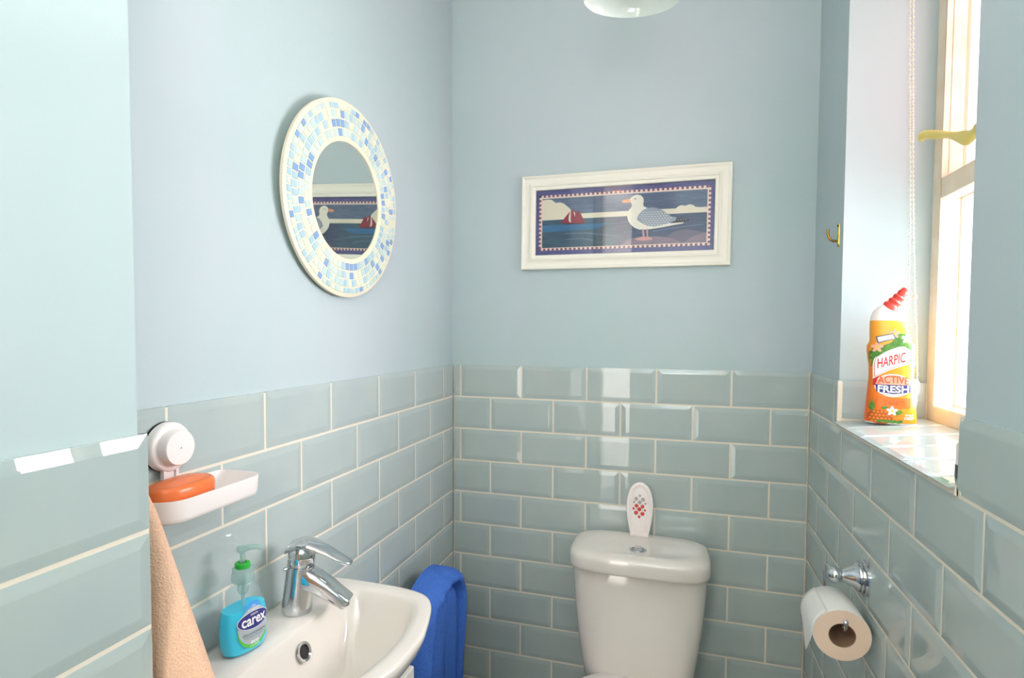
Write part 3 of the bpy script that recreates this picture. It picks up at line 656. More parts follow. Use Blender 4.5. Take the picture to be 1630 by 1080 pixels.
for f, h_, hw, hh in lv:
    c = tb+tdir*(f+0.010)+Vector((0, 0, h_)); rows_.append([c+side*hw*math.cos(t)+Vector((0, 0, 1))*hh*math.sin(t) for t in [2*PI*k/20 for k in range(20)]])
mb.grid(rows_, 'chrome', True, True, True); mb.build('lever', tp, smooth=60)
mb = MB(); mb.lathe([(0.003, 0), (0.003, 0.005), (0.001, 0.006)], tb+Vector((-0.004, -0.022, 0.082)), (-0.4, -1, 0), 'chrome', 12, True, True); mb.build('grub_screw', tp, smooth=40)

# ------------------------------------------------------------------ hand wash bottle
cb = Vector((0.052, -1.010, ZS+0.0005)); ca = math.radians(-12)
wdir = Vector((math.sin(-ca)*-1, math.cos(ca), 0)); wdir = Vector((0.22, 0.975, 0)).normalized(); ndir = Vector((wdir.y, -wdir.x, 0))
hw_ = thing('hand_wash_bottle', cb, 'clear pump bottle of blue hand wash standing on the wash basin', 'soap dispenser')
def cprof(z):   # half width, half depth
    pts = [(0.0, 0.030, 0.0175), (0.004, 0.0345, 0.0205), (0.015, 0.0375, 0.0225), (0.035, 0.0385, 0.0232), (0.055, 0.0370, 0.0225), (0.075, 0.0325, 0.0205), (0.090, 0.0268, 0.0180), (0.100, 0.0205, 0.0155), (0.107, 0.0135, 0.0130), (0.110, 0.0115, 0.0115)]
    for p, q in zip(pts[:-1], pts[1:]):
        if z <= q[0]: t = (z-p[0])/(q[0]-p[0]); return p[1]+(q[1]-p[1])*t, p[2]+(q[2]-p[2])*t
    return pts[-1][1:]
def cring(z, ins=0.0, n=44):
    a_, b_ = cprof(z); a_ -= ins; b_ -= ins; e = 2.4
    return [cb + wdir*a_*math.copysign(abs(math.cos(t))**(2/e), math.cos(t)) + ndir*b_*math.copysign(abs(math.sin(t))**(2/e), math.sin(t)) + Vector((0, 0, z)) for t in [2*PI*k/n for k in range(n)]]
zz = [0.0, 0.002, 0.004, 0.009, 0.015, 0.025, 0.035, 0.045, 0.055, 0.065, 0.075, 0.083, 0.090, 0.095, 0.100, 0.104, 0.107, 0.110]
mb = MB(); mb.grid([cring(z) for z in zz], 'clear', True, True, False); mb.build('bottle_shell', hw_, smooth=60)
mb = MB(); mb.grid([cring(max(z, 0.0), 0.0011) if z > 0 else [p+Vector((0, 0, 0.001)) for p in cring(0.0, 0.0015)] for z in [0.0, 0.004, 0.009, 0.015, 0.025, 0.035, 0.045, 0.055, 0.062, 0.068]], 'liquid', True, True, True)
lq = mb.build('liquid', hw_, smooth=60); lq['label'] = 'bright blue liquid soap'
mb = MB(); mb.tube([cb+Vector((0, 0, 0.006)), cb+Vector((0, 0, 0.112))], 0.0026, 'frost', 10); mb.lathe([(0.006, 0.088), (0.008, 0.092), (0.008, 0.108)], cb, (0, 0, 1), 'frost', 16, True, True); mb.build('dip_tube', hw_, smooth=50)
mb = MB(); mb.lathe([(0.0155, 0.107), (0.0165, 0.109), (0.0165, 0.118), (0.0150, 0.122), (0.0150, 0.1275), (0.010, 0.128)], cb, (0, 0, 1), 'frost', 28, True, True); mb.build('cap', hw_, smooth=40)
mb = MB(); mb.lathe([(0.0095, 0.1275), (0.0112, 0.129), (0.0115, 0.1345), (0.0100, 0.1360), (0.0062, 0.1362), (0.0060, 0.131)], cb, (0, 0, 1), 'green', 28, True); g_ = mb.build('collar', hw_, smooth=40); g_['label'] = 'bright green collar'
mb = MB(); mb.lathe([(0.0040, 0.130), (0.0040, 0.152), (0.0075, 0.153), (0.0085, 0.156), (0.0080, 0.160), (0.002, 0.1615)], cb, (0, 0, 1), 'frost', 20, True, True)
nd = Vector((0.66, 0.75, 0)).normalized(); mb.tube([cb+Vector((0, 0, 0.157)), cb+nd*0.012+Vector((0, 0, 0.1575)), cb+nd*0.022+Vector((0, 0, 0.156)), cb+nd*0.028+Vector((0, 0, 0.152))], [0.005, 0.0042, 0.0036, 0.003], 'frost', 12); mb.build('pump', hw_, smooth=50)
def csurf(x, z, off=0.0005):
    a_, b_ = cprof(z); e = 2.4; q = min(abs(x)/a_, 0.995)
    return cb + wdir*x + ndir*(b_*(1-q**e)**(1/e)+off) + Vector((0, 0, z))
mb = MB(); lx, lz = 0.002, 0.0
cs = lambda off: (lambda x, z: csurf(x, z, off))
decal(mb, ellipse(lx, 0.039, 0.0265, 0.031), 'lgreen', cs(0.0004), 0.004)
decal(mb, ellipse(lx, 0.043, 0.0262, 0.0285), 'lgrey', cs(0.0007), 0.004)
decal(mb, ellipse(lx, 0.068, 0.014, 0.012), 'lblue', cs(0.0006), 0.004)
decal(mb, ellipse(lx, 0.052, 0.0272, 0.0135), 'white', cs(0.0010), 0.004)
decal(mb, ellipse(lx, 0.052, 0.0264, 0.0128), 'navy', cs(0.0012), 0.004)
for txt, w_, h_, x_, z_, c_, bo in (('carex', 0.042, 0.0115, lx, 0.0505, 'white', 0.02), ('cussons', 0.013, 0.0028, lx, 0.0608, 'white', 0.0), ('original', 0.020, 0.0034, lx, 0.0680, 'white', 0.0), ('the', 0.006, 0.0025, lx, 0.0735, 'white', 0.0),
                                ('dermacare', 0.040, 0.0052, lx, 0.0330, 'ltext', 0.0), ('moisture balance', 0.034, 0.0026, lx, 0.0275, 'ltext', 0.0), ('eco', 0.014, 0.0048, lx, 0.0185, 'white', 0.02), ('refill', 0.016, 0.0026, lx, 0.0130, 'white', 0.0)):
    for pl in text_polys(txt, w_, h_, x_, z_, 0, bo): decal(mb, pl, c_, cs(0.0016), 0.01)
lb = mb.build('label', hw_); lb['label'] = 'oval purple and green front label'

# ------------------------------------------------------------------ soap dish with suction cup
sd = thing('soap_dish', (0.0, -1.09, T-0.165), 'white plastic suction cup soap dish on the tiled left wall', 'soap dish')
sc = Vector((0.0, -1.1, T-0.055))
mb = MB(); mb.lathe([(0.0350, 0.0005), (0.0350, 0.003)], sc, (1, 0, 0), 'dark', 40, True, True); mb.build('suction_pad', sd)
mb = MB(); mb.lathe([(0.0325, 0.003), (0.0345, 0.004), (0.0345, 0.012), (0.0328, 0.0155), (0.030, 0.017), (0.0258, 0.0172), (0.0254, 0.019), (0.0248, 0.029), (0.0235, 0.0308), (0.001, 0.0312)], sc, (1, 0, 0), 'plastic', 44, True); mb.build('suction_cup', sd, smooth=45)
mb = MB(); mb.box((0.006, -1.112, T-0.120), (0.010, -1.088, T-0.085), 'plastic'); mb.box((0.010, -1.1125, T-0.120), (0.013, -1.108, T-0.085), 'plastic'); mb.box((0.010, -1.092, T-0.120), (0.013, -1.0875, T-0.085), 'plastic'); mb.build('bracket', sd)
def tray(ins, z):
    x0, x1, y0_, y1_ = 0.006+ins, 0.088-ins, -1.175+ins, -1.002-ins; out = []
    for cx0, cy0, r_, t0 in ((x1, y1_, 0.020, 0), (x0, y1_, 0.014, 90), (x0, y0_, 0.030, 180), (x1, y0_, 0.036, 270)):
        r_ -= ins; sx_ = -1 if cx0 == x1 else 1; sy_ = -1 if cy0 == y1_ else 1
        for k in range(13):
            t = math.radians(t0+90*k/12); out.append((cx0+sx_*r_+r_*math.cos(t), cy0+sy_*r_+r_*math.sin(t), z))
    return out
mb = MB(); TZ = T-0.109
mb.grid([tray(0.007, TZ-0.031), tray(0.0035, TZ-0.029), tray(0.002, TZ-0.024), tray(0.0, TZ-0.001), tray(0.0, TZ), tray(0.0022, TZ), tray(0.0026, TZ-0.001), tray(0.0048, TZ-0.025), tray(0.009, TZ-0.027)], 'plastic', True, True, True)
mb.build('tray', sd, smooth=60)
sb = thing('soap_bar', (0.046, -1.12, TZ-0.030), 'translucent orange bar of soap lying in the white soap dish', 'soap')
mb = MB()
def bar(s1, s2, z, sh=0):
    out = []
    for k in range(56):
        t = 2*PI*k/56; c, s_ = math.cos(t), math.sin(t); out.append((0.047+0.028*s1*math.copysign(abs(c)**0.8, c), -1.117+0.049*s2*math.copysign(abs(s_)**0.85, s_), TZ-0.0265+z*1.30))
    return out
mb.grid([bar(0.86, 0.9, 0), bar(0.96, 0.97, 0.004), bar(1, 1, 0.012), bar(1.0, 1.0, 0.026), bar(0.96, 0.975, 0.0285), bar(0.86, 0.92, 0.0305), bar(0.80, 0.88, 0.0300), bar(0.6, 0.68, 0.0330), bar(0.35, 0.40, 0.0345), bar(0.05, 0.05, 0.035)], 'soap', True, True, True)
mb.build('bar', sb, smooth=60)

# ------------------------------------------------------------------ towels
def cloth(name, rows, m, thick=0.006):
    mb = MB(); mb.grid(rows, m); o = mb.build(name, smooth=180)
    md = o.modifiers.new('thickness', 'SOLIDIFY'); md.thickness = thick; md.offset = -1
    md2 = o.modifiers.new('soften', 'SUBSURF'); md2.levels = 1; md2.render_levels = 1
    return o
# blue towel bunched over a peg beside the basin
pegt = thing('towel_hook', (0.0, -0.34, T-0.56), 'chrome wall hook hidden under the blue hand towel', 'hook')
mb = MB(); mb.lathe([(0.018, 0), (0.018, 0.004), (0.006, 0.006), (0.006, 0.082), (0.010, 0.084), (0.010, 0.090), (0.004, 0.092)], (0, -0.335, T-0.620), (1, 0, 0), 'chrome', 20, True, True); mb.build('peg', pegt, smooth=40)
btow = thing('hand_towel', (0.06, -0.335, T-1.08), 'royal blue terry hand towel hanging beside the basin on the left wall', 'towel')
def arch(t):   # outline seen from the room: (y, z), t 0..1 from lower left over the top to lower right
    pts = [(-0.505, -1.06), (-0.50, -0.80), (-0.475, -0.66), (-0.452, -0.590), (-0.425, -0.562), (-0.385, -0.545), (-0.34, -0.537), (-0.29, -0.540), (-0.245, -0.556), (-0.210, -0.592), (-0.194, -0.66), (-0.195, -0.80), (-0.198, -1.06)]
    if not hasattr(arch, 'c'):
        P = smooth_curve([(p[0], p[1], 0) for p in pts], 8); L = [0]
        for a_, b_ in zip(P[:-1], P[1:]): L.append(L[-1]+(b_-a_).length)
        arch.c = (P, L)
    P, L = arch.c; s_ = t*L[-1]; j = 0
    while j < len(L)-2 and L[j+1] < s_: j += 1
    q = P[j].lerp(P[j+1], (s_-L[j])/(L[j+1]-L[j])); return q.x, q.y
def towel_rows(front_x, band, nt=90):
    rows = []
    ds = [(-0.062, 1.0), (-0.045, 1.0), (-0.025, 0.985), (-0.010, 0.97), (0.0, 0.94), (0.003, 0.90)]
    for t_ in range(nt+1):
        t = t_/nt; y_, z = arch(t); spy, spz = -0.345, min(z, -0.66)
        dist = max(((y_-spy)**2+(z-spz)**2)**0.5, 1e-4)
        r = []
        for d, xo in [(-0.0, -0.082), (-0.0, -0.06), (0.0, -0.04), (0.004, -0.022), (0.010, -0.008), (0.018, 0.0), (0.026, 0.002), (0.034, 0.000), (0.0395, -0.012), (0.0425, -0.036), (0.046, -0.031), (0.056, -0.020), (0.075, -0.011), (0.10, -0.0105), (0.13, -0.011), (0.16, -0.012)]:
            f = min(d/dist, 0.985); yy = y_+(spy-y_)*f; zz_ = z+(spz-z)*f
            fold = 0.008*math.sin(yy*62+1.2+1.5*zz_)*min(1, max(0, (-0.56-zz_)/0.15)) + 0.003*math.sin(yy*131+zz_*5)
            drop = max(0, -0.62-zz_)*0.02
            r.append((max(front_x+xo+(fold if xo > -0.05 else 0)-drop, 0.006), yy, T+zz_))
        rows.append(r)
    return rows
mb = MB(); mb.grid(towel_rows(0.128, 0.04), 'blue')
o = mb.build('outer_fold', btow, smooth=180); md = o.modifiers.new('soften', 'SUBSURF'); md.levels = 1; md.render_levels = 1
# peach towel hanging from a hook on the return of the near wall
hk = thing('robe_hook', (0.09, YP, T-0.06), 'hook on the return of the near left wall carrying the peach towel', 'hook')
mb = MB(); mb.lathe([(0.014, 0), (0.014, 0.004), (0.005, 0.006), (0.005, 0.032), (0.008, 0.034), (0.006, 0.040)], (0.085, YP+0.0005, T-0.074), (0, 1, 0), 'chrome', 18, True, True); mb.build('peg', hk, smooth=40)
ptow = thing('bath_towel', (0.09, -1.22, T-1.05), 'peach terry towel hanging in a cone behind the near left wall corner', 'towel')
mb = MB(); rows_ = []
zl = [-0.070, -0.072, -0.078, -0.085, -0.093, -0.10, -0.12, -0.15, -0.20, -0.28, -0.38, -0.50, -0.65, -0.80, -0.93, -1.02]
for z in zl:
    h_ = -0.070-z
    xr = 0.104+ (0.0 if h_ <= 0 else min(h_*1.0, 0.03) * 0.35) + max(h_-0.02, 0)*0.42 - max(h_-0.35, 0)*0.30
    xl = 0.070 - min(h_*0.35, 0.062); c = (xr+xl)/2; hw2 = (xr-xl)/2
    if h_ < 0.02: hw2 *= 0.45+0.55*(h_/0.02); c = 0.092+(c-0.092)*(h_/0.02)
    hd2 = 0.010+min(h_*0.10, 0.020)
    r = []
    for k in range(64):
        t = 2*PI*k/64; f = 1+0.10*math.sin(6*t+h_*4)*min(h_*6, 1)
        r.append((c+hw2*math.copysign(abs(math.cos(t))**0.9, math.cos(t)), min(-1.222+hd2*math.sin(t)*f, -1.222+hd2*1.15), T+z))
    rows_.append(r)
mb.grid(rows_, 'peach', True, True, True); o = mb.build('drape', ptow, smooth=180)
md = o.modifiers.new('soften', 'SUBSURF'); md.levels = 2; md.render_levels = 2

# ------------------------------------------------------------------ toilet roll holder and roll
hx, hy, hz = W, -0.491, T-0.357
th = thing('toilet_roll_holder', (hx, hy, hz), 'chrome toilet roll holder with flared rose on the right wall', 'toilet roll holder')
mb = MB(); mb.lathe([(0.0345, 0.0), (0.0345, 0.003), (0.031, 0.005), (0.0305, 0.0085), (0.027, 0.010), (0.0265, 0.013), (0.0235, 0.0145), (0.0195, 0.020), (0.0140, 0.030), (0.0090, 0.038), (0.0065, 0.041)], (hx, hy, hz), (-1, 0, 0), 'chrome', 40, True, True); mb.build('rose', th, smooth=35)
mb = MB(); mb.lathe([(0.0055, 0.040), (0.0075, 0.0405), (0.0075, 0.0425), (0.0055, 0.043)], (hx, hy, hz), (-1, 0, 0), 'chrome', 20, True, True)
mb.ball((hx-0.0490, hy, hz), 0.0145, 'chrome'); mb.build('post', th, smooth=60)
RX = 0.9765; RC = (RX, T-0.4375)
mb = MB(); pth = smooth_curve([(RX+0.004, hy+0.006, hz), (RX, hy+0.018, hz+0.006), (RX-0.003, hy+0.028, hz+0.006), (RX-0.004, hy+0.036, hz-0.006), (RX-0.004, hy+0.038, hz-0.020), (RX-0.002, hy+0.038, hz-0.050), (RX, hy+0.033, hz-0.061), (RX, hy+0.020, hz-0.0640), (RX, hy-0.03, hz-0.0640), (RX, hy-0.078, hz-0.0640), (RX, hy-0.092, hz-0.063), (RX, hy-0.098, hz-0.056), (RX, hy-0.099, hz-0.050)], 6)
mb.tube(pth, 0.0028, 'chrome', 12); mb.ball((RX, hy-0.099, hz-0.047), 0.0048, 'chrome', 10); mb.build('arm', th, smooth=60)
tr = thing('toilet_roll', (RX, -0.517, RC[1]-0.047), 'part used white toilet roll hanging on the chrome holder', 'toilet roll')
y0, y1, ro, ri = -0.570, -0.468, 0.0470, 0.0208
mb = MB()
def rc(r, y_, n=64): return [(RC[0]+r*math.cos(2*PI*k/n), y_, RC[1]+r*math.sin(2*PI*k/n)) for k in range(n)]
mb.grid([rc(ri+0.0012, y0), rc(ro-0.001, y0)], 'paper_end', True); mb.grid([rc(ro-0.001, y0), rc(ro, y0+0.0012), rc(ro, y1-0.0012), rc(ro-0.001, y1)], 'paper', True); mb.grid([rc(ro-0.001, y1), rc(ri+0.0012, y1)], 'paper_end', True); mb.grid([rc(ri+0.0012, y1), rc(ri+0.0012, y0)], 'card', True)
mb.build('paper_roll', tr, smooth=50)
mb = MB(); mb.grid([rc(ri+0.001, y0+0.0005), rc(ri+0.001, y1-0.0005), rc(ri, y1-0.0005), rc(ri, y0+0.0005), rc(ri+0.001, y0+0.0005)], 'card', True); cd = mb.build('core', tr, smooth=50); cd['label'] = 'brown cardboard core'
mb = MB(); rows_ = []
for k in range(13):      # loose end: leaves the roll at its left side and hangs down, torn on the slant
    t = k/12; ang = math.radians(120 + 62*min(t/0.45, 1)); hang = max(0, t-0.45)/0.55
    r = []
    for j in range(9):
        s_ = j/8; y_ = y1-0.001+(y0+0.001-y1)*s_
        L = (0.010+0.052*max(0, 1-abs(s_-0.52)/0.50))*hang
        x = RC[0]+(ro+0.0012+0.002*hang)*math.cos(ang); z = RC[1]+(ro+0.0012)*math.sin(ang)-L
        r.append((x+0.004*hang*hang*(1-s_), y_, z))
    rows_.append(r)
mb.grid(rows_, 'paper'); o = mb.build('loose_sheet', tr, smooth=180); md = o.modifiers.new('thickness', 'SOLIDIFY'); md.thickness = 0.0004

# ------------------------------------------------------------------ brass hook on the right wall
bh = thing('coat_hook', (W+PR, -0.225, T+0.30), 'small brass hook screwed to the right wall beside the window recess', 'hook')
by = -0.225; bx = W+PR
mb = MB(); rows_ = []
for z, w_ in ((0.304, 0.003), (0.307, 0.0045), (0.315, 0.0042), (0.345, 0.0040), (0.352, 0.0048), (0.357, 0.0035)):
    rows_.append([(bx-d, by+w_*s_, T+z) for d, s_ in ((0, 1), (0.0022, 0.9), (0.0030, 0), (0.0022, -0.9), (0, -1))])
mb.grid(rows_, 'brass', True, True, True); mb.build('back_plate', bh, smooth=50)
mb = MB(); mb.tube(smooth_curve([(bx-0.001, by, T+0.318), (bx-0.010, by, T+0.3175), (bx-0.018, by, T+0.322), (bx-0.0225, by, T+0.332), (bx-0.023, by, T+0.345)], 5), [0.0026]*18+[0.0024]*2+[0.0028], 'brass', 10); mb.build('hook_arm', bh, smooth=60)
mb = MB(); mb.lathe([(0.0022, 0), (0.0022, 0.0012), (0.001, 0.002)], (bx-0.0028, by, T+0.352), (-1, 0, 0), 'dark', 10, False, True); mb.build('screw', bh)

# ------------------------------------------------------------------ toilet cleaner bottle on the sill
HB = Vector((1.1125, -0.338, T-0.0803)); wv = Vector((0.975, -0.222, 0)).normalized(); nv = Vector((wv.y, -wv.x, 0))
tcl = thing('toilet_cleaner_bottle', HB, 'orange HARPIC toilet cleaner bottle with red nozzle standing on the window sill', 'bottle')
HP = [(0.0, -0.044, 0.043, 0.026), (0.003, -0.046, 0.045, 0.028), (0.012, -0.0462, 0.0445, 0.0285), (0.035, -0.0448, 0.0425, 0.028), (0.065, -0.0425, 0.0395, 0.0265), (0.095, -0.0405, 0.0375, 0.0255), (0.118, -0.0408, 0.0378, 0.0255), (0.138, -0.0438, 0.0388, 0.0262), (0.152, -0.0455, 0.0392, 0.0265), (0.161, -0.0452, 0.0380, 0.0262), (0.168, -0.0415, 0.0345, 0.025), (0.174, -0.0405, 0.0305, 0.0235), (0.186, -0.0410, 0.0285, 0.0225), (0.198, -0.0412, 0.0262, 0.0215), (0.207, -0.0412, 0.0200, 0.0205), (0.213, -0.0412, 0.0100, 0.0200), (0.2135, -0.0390, 0.0080, 0.018)]
def hprof(z):
    for p, q in zip(HP[:-1], HP[1:]):
        if z <= q[0]:
            t = max(0, (z-p[0])/(q[0]-p[0])); return [p[i]+(q[i]-p[i])*t for i in (1, 2, 3)]
    return HP[-1][1:]
def hring(z, sc_=1.0, n=48):
    l_, r_, b_ = hprof(z); c = (l_+r_)/2; a_ = (r_-l_)/2*sc_; e = 2.8; b_ = b_*sc_
    return [HB + wv*(c+a_*math.copysign(abs(math.cos(t))**(2/e), math.cos(t))) + nv*(b_*math.copysign(abs(math.sin(t))**(2/e), math.sin(t))) + Vector((0, 0, z)) for t in [2*PI*k/n for k in range(n)]]
zz = sorted(set([h[0] for h in HP] + [0.02, 0.05, 0.08, 0.107, 0.128, 0.145, 0.157, 0.165, 0.180, 0.192, 0.203]))
M['bottle_grad'] = mat('orange_yellow_sleeve', (247, 140, 40), 0.28)
nt = M['bottle_grad'].node_tree; tc = nt.nodes.new('ShaderNodeTexCoord'); sp_ = nt.nodes.new('ShaderNodeSeparateXYZ'); mr = nt.nodes.new('ShaderNodeMapRange'); cr = nt.nodes.new('ShaderNodeValToRGB')
ad = nt.nodes.new('ShaderNodeMath'); ad.operation = 'MULTIPLY_ADD'; ad.inputs[1].default_value = 0.35
nt.links.new(tc.outputs['Object'], sp_.inputs[0]); nt.links.new(sp_.outputs['Z'], ad.inputs[0]); nt.links.new(sp_.outputs['X'], ad.inputs[2]); nt.links.new(ad.outputs[0], mr.inputs['Value'])
mr.inputs['From Min'].default_value = -0.03; mr.inputs['From Max'].default_value = 0.105
cr.color_ramp.elements[0].color = lin((240, 100, 26)) + (1,); cr.color_ramp.elements[1].color = lin((253, 208, 50)) + (1,)
nt.links.new(mr.outputs[0], cr.inputs[0]); nt.links.new(cr.outputs[0], nt.nodes['Principled BSDF'].inputs['Base Color'])
mb = MB(); mb.grid([hring(z) for z in zz], 'bottle_grad', True, True, True, matf=lambda a_, c_: 'plastic' if zz[a_] < 0.0029 else 'bottle_grad'); mb.build('bottle_body', tcl, smooth=50)
# white neck cowl and red nozzle bending to the right
mb = MB(); rows_ = []
cw = [(0.2125, -0.0405, 0.0150, 0.0185), (0.219, -0.0400, 0.0085, 0.0180), (0.228, -0.0360, 0.0055, 0.0170), (0.237, -0.0280, 0.0035, 0.0150), (0.243, -0.0200, 0.0010, 0.0115), (0.246, -0.0150, -0.0020, 0.007)]
for z, l_, r_, b_ in cw:
    c = (l_+r_)/2; a_ = (r_-l_)/2; tilt = (z-0.2125)*0.9
    rows_.append([HB + wv*(c+a_*math.cos(t)) + nv*(b_*math.sin(t)) + Vector((0, 0, z-tilt*(a_*math.cos(t))*14)) for t in [2*PI*k/32 for k in range(32)]])
mb.grid(rows_, 'plastic', True, True, True); o = mb.build('neck', tcl, smooth=60); o['label'] = 'white neck cowl'
mb = MB(); nz = [(-0.012, 0.232, 0.0145), (-0.006, 0.242, 0.0142), (-0.0045, 0.2445, 0.0142), (-0.002, 0.2475, 0.0110), (0.002, 0.2525, 0.0128), (0.0045, 0.2565, 0.0092), (0.0085, 0.2615, 0.0110), (0.0105, 0.2650, 0.0076), (0.0140, 0.2695, 0.0090), (0.0165, 0.2735, 0.0070), (0.0190, 0.2765, 0.0068), (0.0205, 0.2785, 0.0040)]
dv = (wv*0.62+Vector((0, 0, 0.79))).normalized(); rows_ = [disc(HB+wv*f+Vector((0, 0, z)), r_, dv, 24) for f, z, r_ in nz]
mb.grid(rows_, 'red', True, True, True); o = mb.build('nozzle', tcl, smooth=45); o['label'] = 'ribbed red nozzle'
def hsurf(off):
    def f(x, z):
        l_, r_, b_ = hprof(z); c = (l_+r_)/2; a_ = (r_-l_)/2; q = min(abs(x-c)/a_, 0.993); e = 2.8
        return HB + wv*x + nv*(b_*(1-q**e)**(1/e)+off) + Vector((0, 0, z))
    return f
mb = MB()
# leaf band, flowers, slate, brand ribbon, words, pineapple  (x right, z up, metres on the label)
def H(poly, m_, lv): decal(mb, poly, m_, hsurf(0.0003+lv*0.0002), 0.005)
H([(-0.0435, 0.146), (-0.036, 0.156), (-0.022, 0.160), (-0.004, 0.168), (0.008, 0.186), (0.020, 0.186), (0.030, 0.176), (0.036, 0.160), (0.036, 0.140), (0.030, 0.126), (0.026, 0.140), (0.004, 0.150), (-0.020, 0.138), (-0.034, 0.128), (-0.036, 0.116), (-0.0385, 0.120), (-0.0415, 0.134)], 'leaf', 0)
def flower(cx0, cz0, r_, c1='pinkfl', c2='yellow', lv=2):
    for k in range(5):
        t = 2*PI*k/5+0.3; H(ellipse(cx0+r_*0.55*math.cos(t), cz0+r_*0.55*math.sin(t), r_*0.52, r_*0.30, 12, t), c1, lv)
    H(ellipse(cx0, cz0, r_*0.25, r_*0.25, 10), c2, lv+1)
flower(-0.028, 0.158, 0.0105); flower(0.001, 0.186, 0.0095); flower(0.0225, 0.176, 0.0095, 'white'); flower(0.033, 0.126, 0.008, 'pinkfl')
H([(-0.031, 0.180), (-0.027, 0.166), (0.004, 0.176), (-0.001, 0.187)], 'slate', 3); H([(-0.0285, 0.1785), (-0.0255, 0.1685), (0.0020, 0.1765), (-0.0020, 0.1850)], 'white', 4)
for pl in text_polys('new lasting', 0.020, 0.0026, 0, 0): H([(-0.0128+x_*0.95, 0.1788+y_+x_*0.27) for x_, y_ in pl], 'ltext', 5)
for pl in text_polys('fragrance', 0.020, 0.0034, 0, 0): H([(-0.0118+x_*0.95, 0.1738+y_+x_*0.27) for x_, y_ in pl], 'slate', 5)
rib = smooth_curve([(-0.0335, 0.092, 0), (-0.0335, 0.130, 0), (-0.024, 0.141, 0), (-0.008, 0.152, 0), (0.010, 0.1595, 0), (0.018, 0.160, 0)], 4)
ribp = [(p.x, p.y) for p in rib] + [(0.0345, 0.149), (0.0315, 0.141), (0.0255, 0.124), (0.008, 0.117), (-0.008, 0.110), (-0.022, 0.101)]
H(ribp, 'white', 4)
def inset(poly, d):
    cx0 = sum(p[0] for p in poly)/len(poly); cz0 = sum(p[1] for p in poly)/len(poly); return [(cx0+(p[0]-cx0)*(1-d), cz0+(p[1]-cz0)*(1-d)) for p in poly]
H(inset(ribp, 0.09), 'darkred', 5); H(inset(ribp, 0.125), 'white', 6)
for pl in text_polys('HARPIC', 0.047, 0.0205, 0, 0, 0, 0.012): H([(-0.003+x_, 0.1315+y_+x_*0.30) for x_, y_ in pl], 'darkred', 7)
H(ellipse(0.001, 0.080, 0.032, 0.0235), 'white', 1); H([(p[0], max(p[1], 0.080)) for p in ellipse(0.001, 0.080, 0.030, 0.0215)], 'pinkfl', 2)
H([(-0.033, 0.092), (-0.0335, 0.079), (-0.029, 0.079), (-0.024, 0.098), (-0.0335, 0.103)], 'darkred', 2)
for pl in text_polys('ACTIVE', 0.053, 0.0150, 0.001, 0.0895, 0, 0.015): H([(x_, y_+0.003*(1-(x_/0.027)**2)) for x_, y_ in pl], 'active', 8)
H([(-0.029, 0.0815), (0.031, 0.0815), (0.031, 0.0665), (0.001, 0.0625), (-0.027, 0.0665)], 'navy', 3)
for pl in text_polys('FRESH', 0.053, 0.0145, 0.0015, 0.0735, 0, 0.03): H([(x_, y_-0.0010*(1-(x_/0.027)**2)) for x_, y_ in pl], 'white', 8)
for pl in text_polys('TROPICAL FRAGRANCE', 0.044, 0.0024, 0.002, 0.0605): H(pl, 'darkred', 5)
H([(-0.026, 0.055), (0.031, 0.055), (0.031, 0.034), (-0.026, 0.034)], 'tahiti', 1); H([(-0.0253, 0.0543), (0.0303, 0.0543), (0.0303, 0.0347), (-0.0253, 0.0347)], 'tan', 2)
for pl in text_polys('TAHITI', 0.036, 0.0095, 0.003, 0.0445, 0, 0.01): H(pl, 'tahiti', 4)
for pl in text_polys('GOLD', 0.015, 0.0038, 0.0300, 0.0205, 0.2, 0.02): H(pl, 'white', 4)
for pl in text_polys('DEEP', 0.017, 0.0055, 0.0295, 0.0140, 0.2, 0.03): H(pl, 'white', 4)
H([(0.004, 0.0080), (0.038, 0.0080), (0.038, 0.0068), (0.004, 0.0068)], 'yellow', 3)
# pineapple
H(ellipse(-0.020, 0.014, 0.022, 0.0145, 24, -0.12), 'pine_dark', 2)
for i in range(4):
    for j in range(7):
        x_ = -0.040+j*0.0066+(i % 2)*0.0033; z_ = 0.005+i*0.0066
        if ((x_+0.019)/0.021)**2+((z_-0.015)/0.0145)**2 < 1: H(ellipse(x_, z_, 0.0029, 0.0029, 8), 'pine', 4)
for k in range(9):
    t = PI/2+(k-4)*0.27; bx0, bz0 = -0.0340, 0.027; L = 0.030-abs(k-4)*0.0042
    ex, ez = bx0+math.cos(t)*L*0.55, bz0+math.sin(t)*L
    if ex < -0.0415: ex = -0.0415
    H([(bx0-0.0025, bz0), (ex, ez), (bx0+0.0025, bz0)], 'leaf', 3+k % 2)
flower(0.0005, 0.028, 0.0095, 'white', 'yellow', 5); H(ellipse(0.012, 0.025, 0.0065, 0.0042, 12, 0.5), 'leaf', 4); H(ellipse(-0.012, 0.034, 0.006, 0.003, 12, 0.2), 'leaf', 4)
for x_ in (-0.020, -0.008, 0.003, 0.013): H(ellipse(x_, 0.0062, 0.0065, 0.0034, 12, 0.25), 'leaf', 6)
lb = mb.build('label', tcl); lb['label'] = 'printed front label with HARPIC lettering'

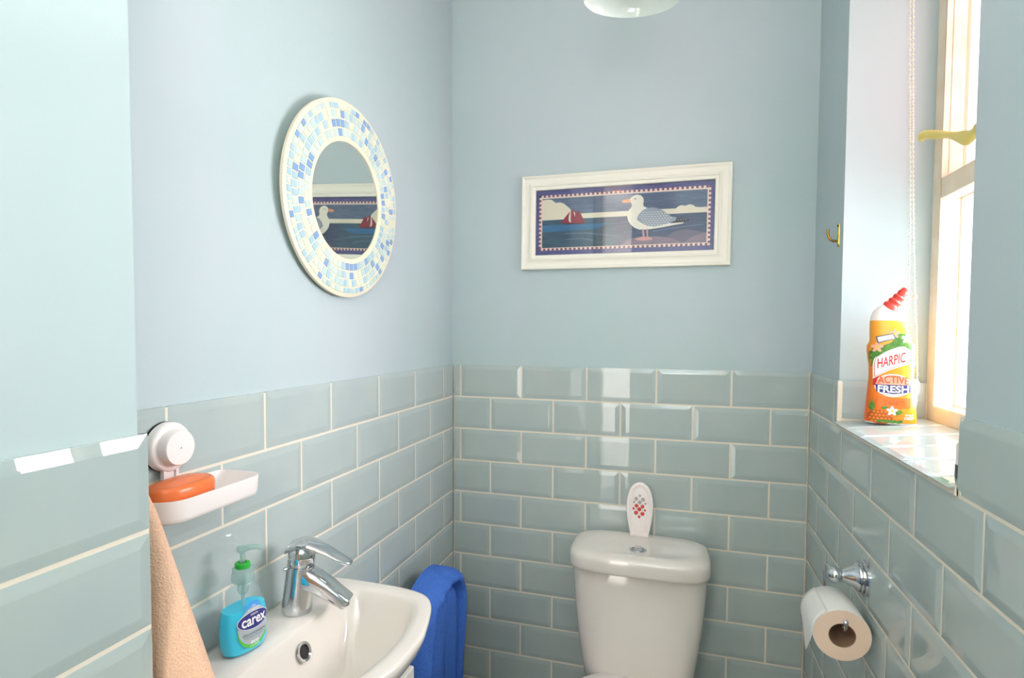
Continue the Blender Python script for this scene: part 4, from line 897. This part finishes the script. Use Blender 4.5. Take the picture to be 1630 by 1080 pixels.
# ------------------------------------------------------------------ small pot at the near end of the sill
pot = thing('small_pot', (1.068, -0.812, T-0.089), 'small white pot with a black base at the near end of the window sill', 'pot')
mb = MB(); mb.lathe([(0.024, 0.0008), (0.026, 0.002), (0.026, 0.018), (0.025, 0.019)], (1.068, -0.812, T-0.088), (0, 0, 1), 'black', 32, True, True); o = mb.build('base_band', pot, smooth=40); o['label'] = 'black base'
mb = MB(); mb.lathe([(0.0245, 0.019), (0.025, 0.020), (0.025, 0.045), (0.023, 0.049), (0.018, 0.050)], (1.068, -0.812, T-0.088), (0, 0, 1), 'plastic', 32, True, True); mb.build('jar', pot, smooth=40)

# ------------------------------------------------------------------ ceiling pendant with opal glass shade (only its lower edge is in view)
lp_ = thing('ceiling_light', (0.63, -0.83, CZ), 'ceiling light with an opal glass shade above the room, only its rim in view', 'ceiling light')
LC = Vector((0.6095, -0.78, T+0.631)); LA = Vector((-0.069, 0.128, -0.99)).normalized()
mb = MB(); mb.lathe([(0.045, 0), (0.045, 0.012), (0.02, 0.02)], (0.63, -0.83, CZ), (0, 0, -1), 'chrome', 24, True, True); mb.build('ceiling_rose', lp_, smooth=40)
mb = MB(); mb.tube([(0.63, -0.83, CZ-0.02), tuple(LC - LA*0.125)], 0.006, 'chrome', 10); mb.build('stem', lp_, smooth=50)
mb = MB(); mb.lathe([(0.022, -0.130), (0.032, -0.120), (0.048, -0.098), (0.060, -0.070), (0.069, -0.040), (0.074, -0.015), (0.0765, 0.0), (0.0755, 0.0015), (0.0745, 0.0), (0.072, -0.015), (0.067, -0.040), (0.058, -0.070), (0.046, -0.098), (0.030, -0.118)], LC, LA, 'shade', 48); mb.build('glass_shade', lp_, smooth=60)
mb = MB(); mb.ball(tuple(LC - LA*0.07), 0.022, 'white', 14); mb.lathe([(0.012, -0.128), (0.012, -0.09)], LC, LA, 'plastic', 16, True, True); mb.build('bulb', lp_, smooth=60)
# warm lamp in the hall behind the camera
hl_ = thing('hall_lamp', (0.285, -2.34, CZ), 'warm lit ceiling lamp in the hall behind the viewer', 'ceiling light')
M['bulb'] = bulbmat()
mb = MB(); mb.lathe([(0.05, 0), (0.05, 0.02)], (0.285, -2.34, CZ), (0, 0, -1), 'plastic', 24, True, True); mb.build('base', hl_)
mb = MB(); mb.lathe([(0.045, 0.02), (0.055, 0.035), (0.055, 0.055), (0.04, 0.075), (0.001, 0.082)], (0.285, -2.34, CZ), (0, 0, -1), 'bulb', 24); mb.build('lamp_shade', hl_, smooth=60)
for o in bpy.data.objects:
    if '_w' in o: del o['_w']
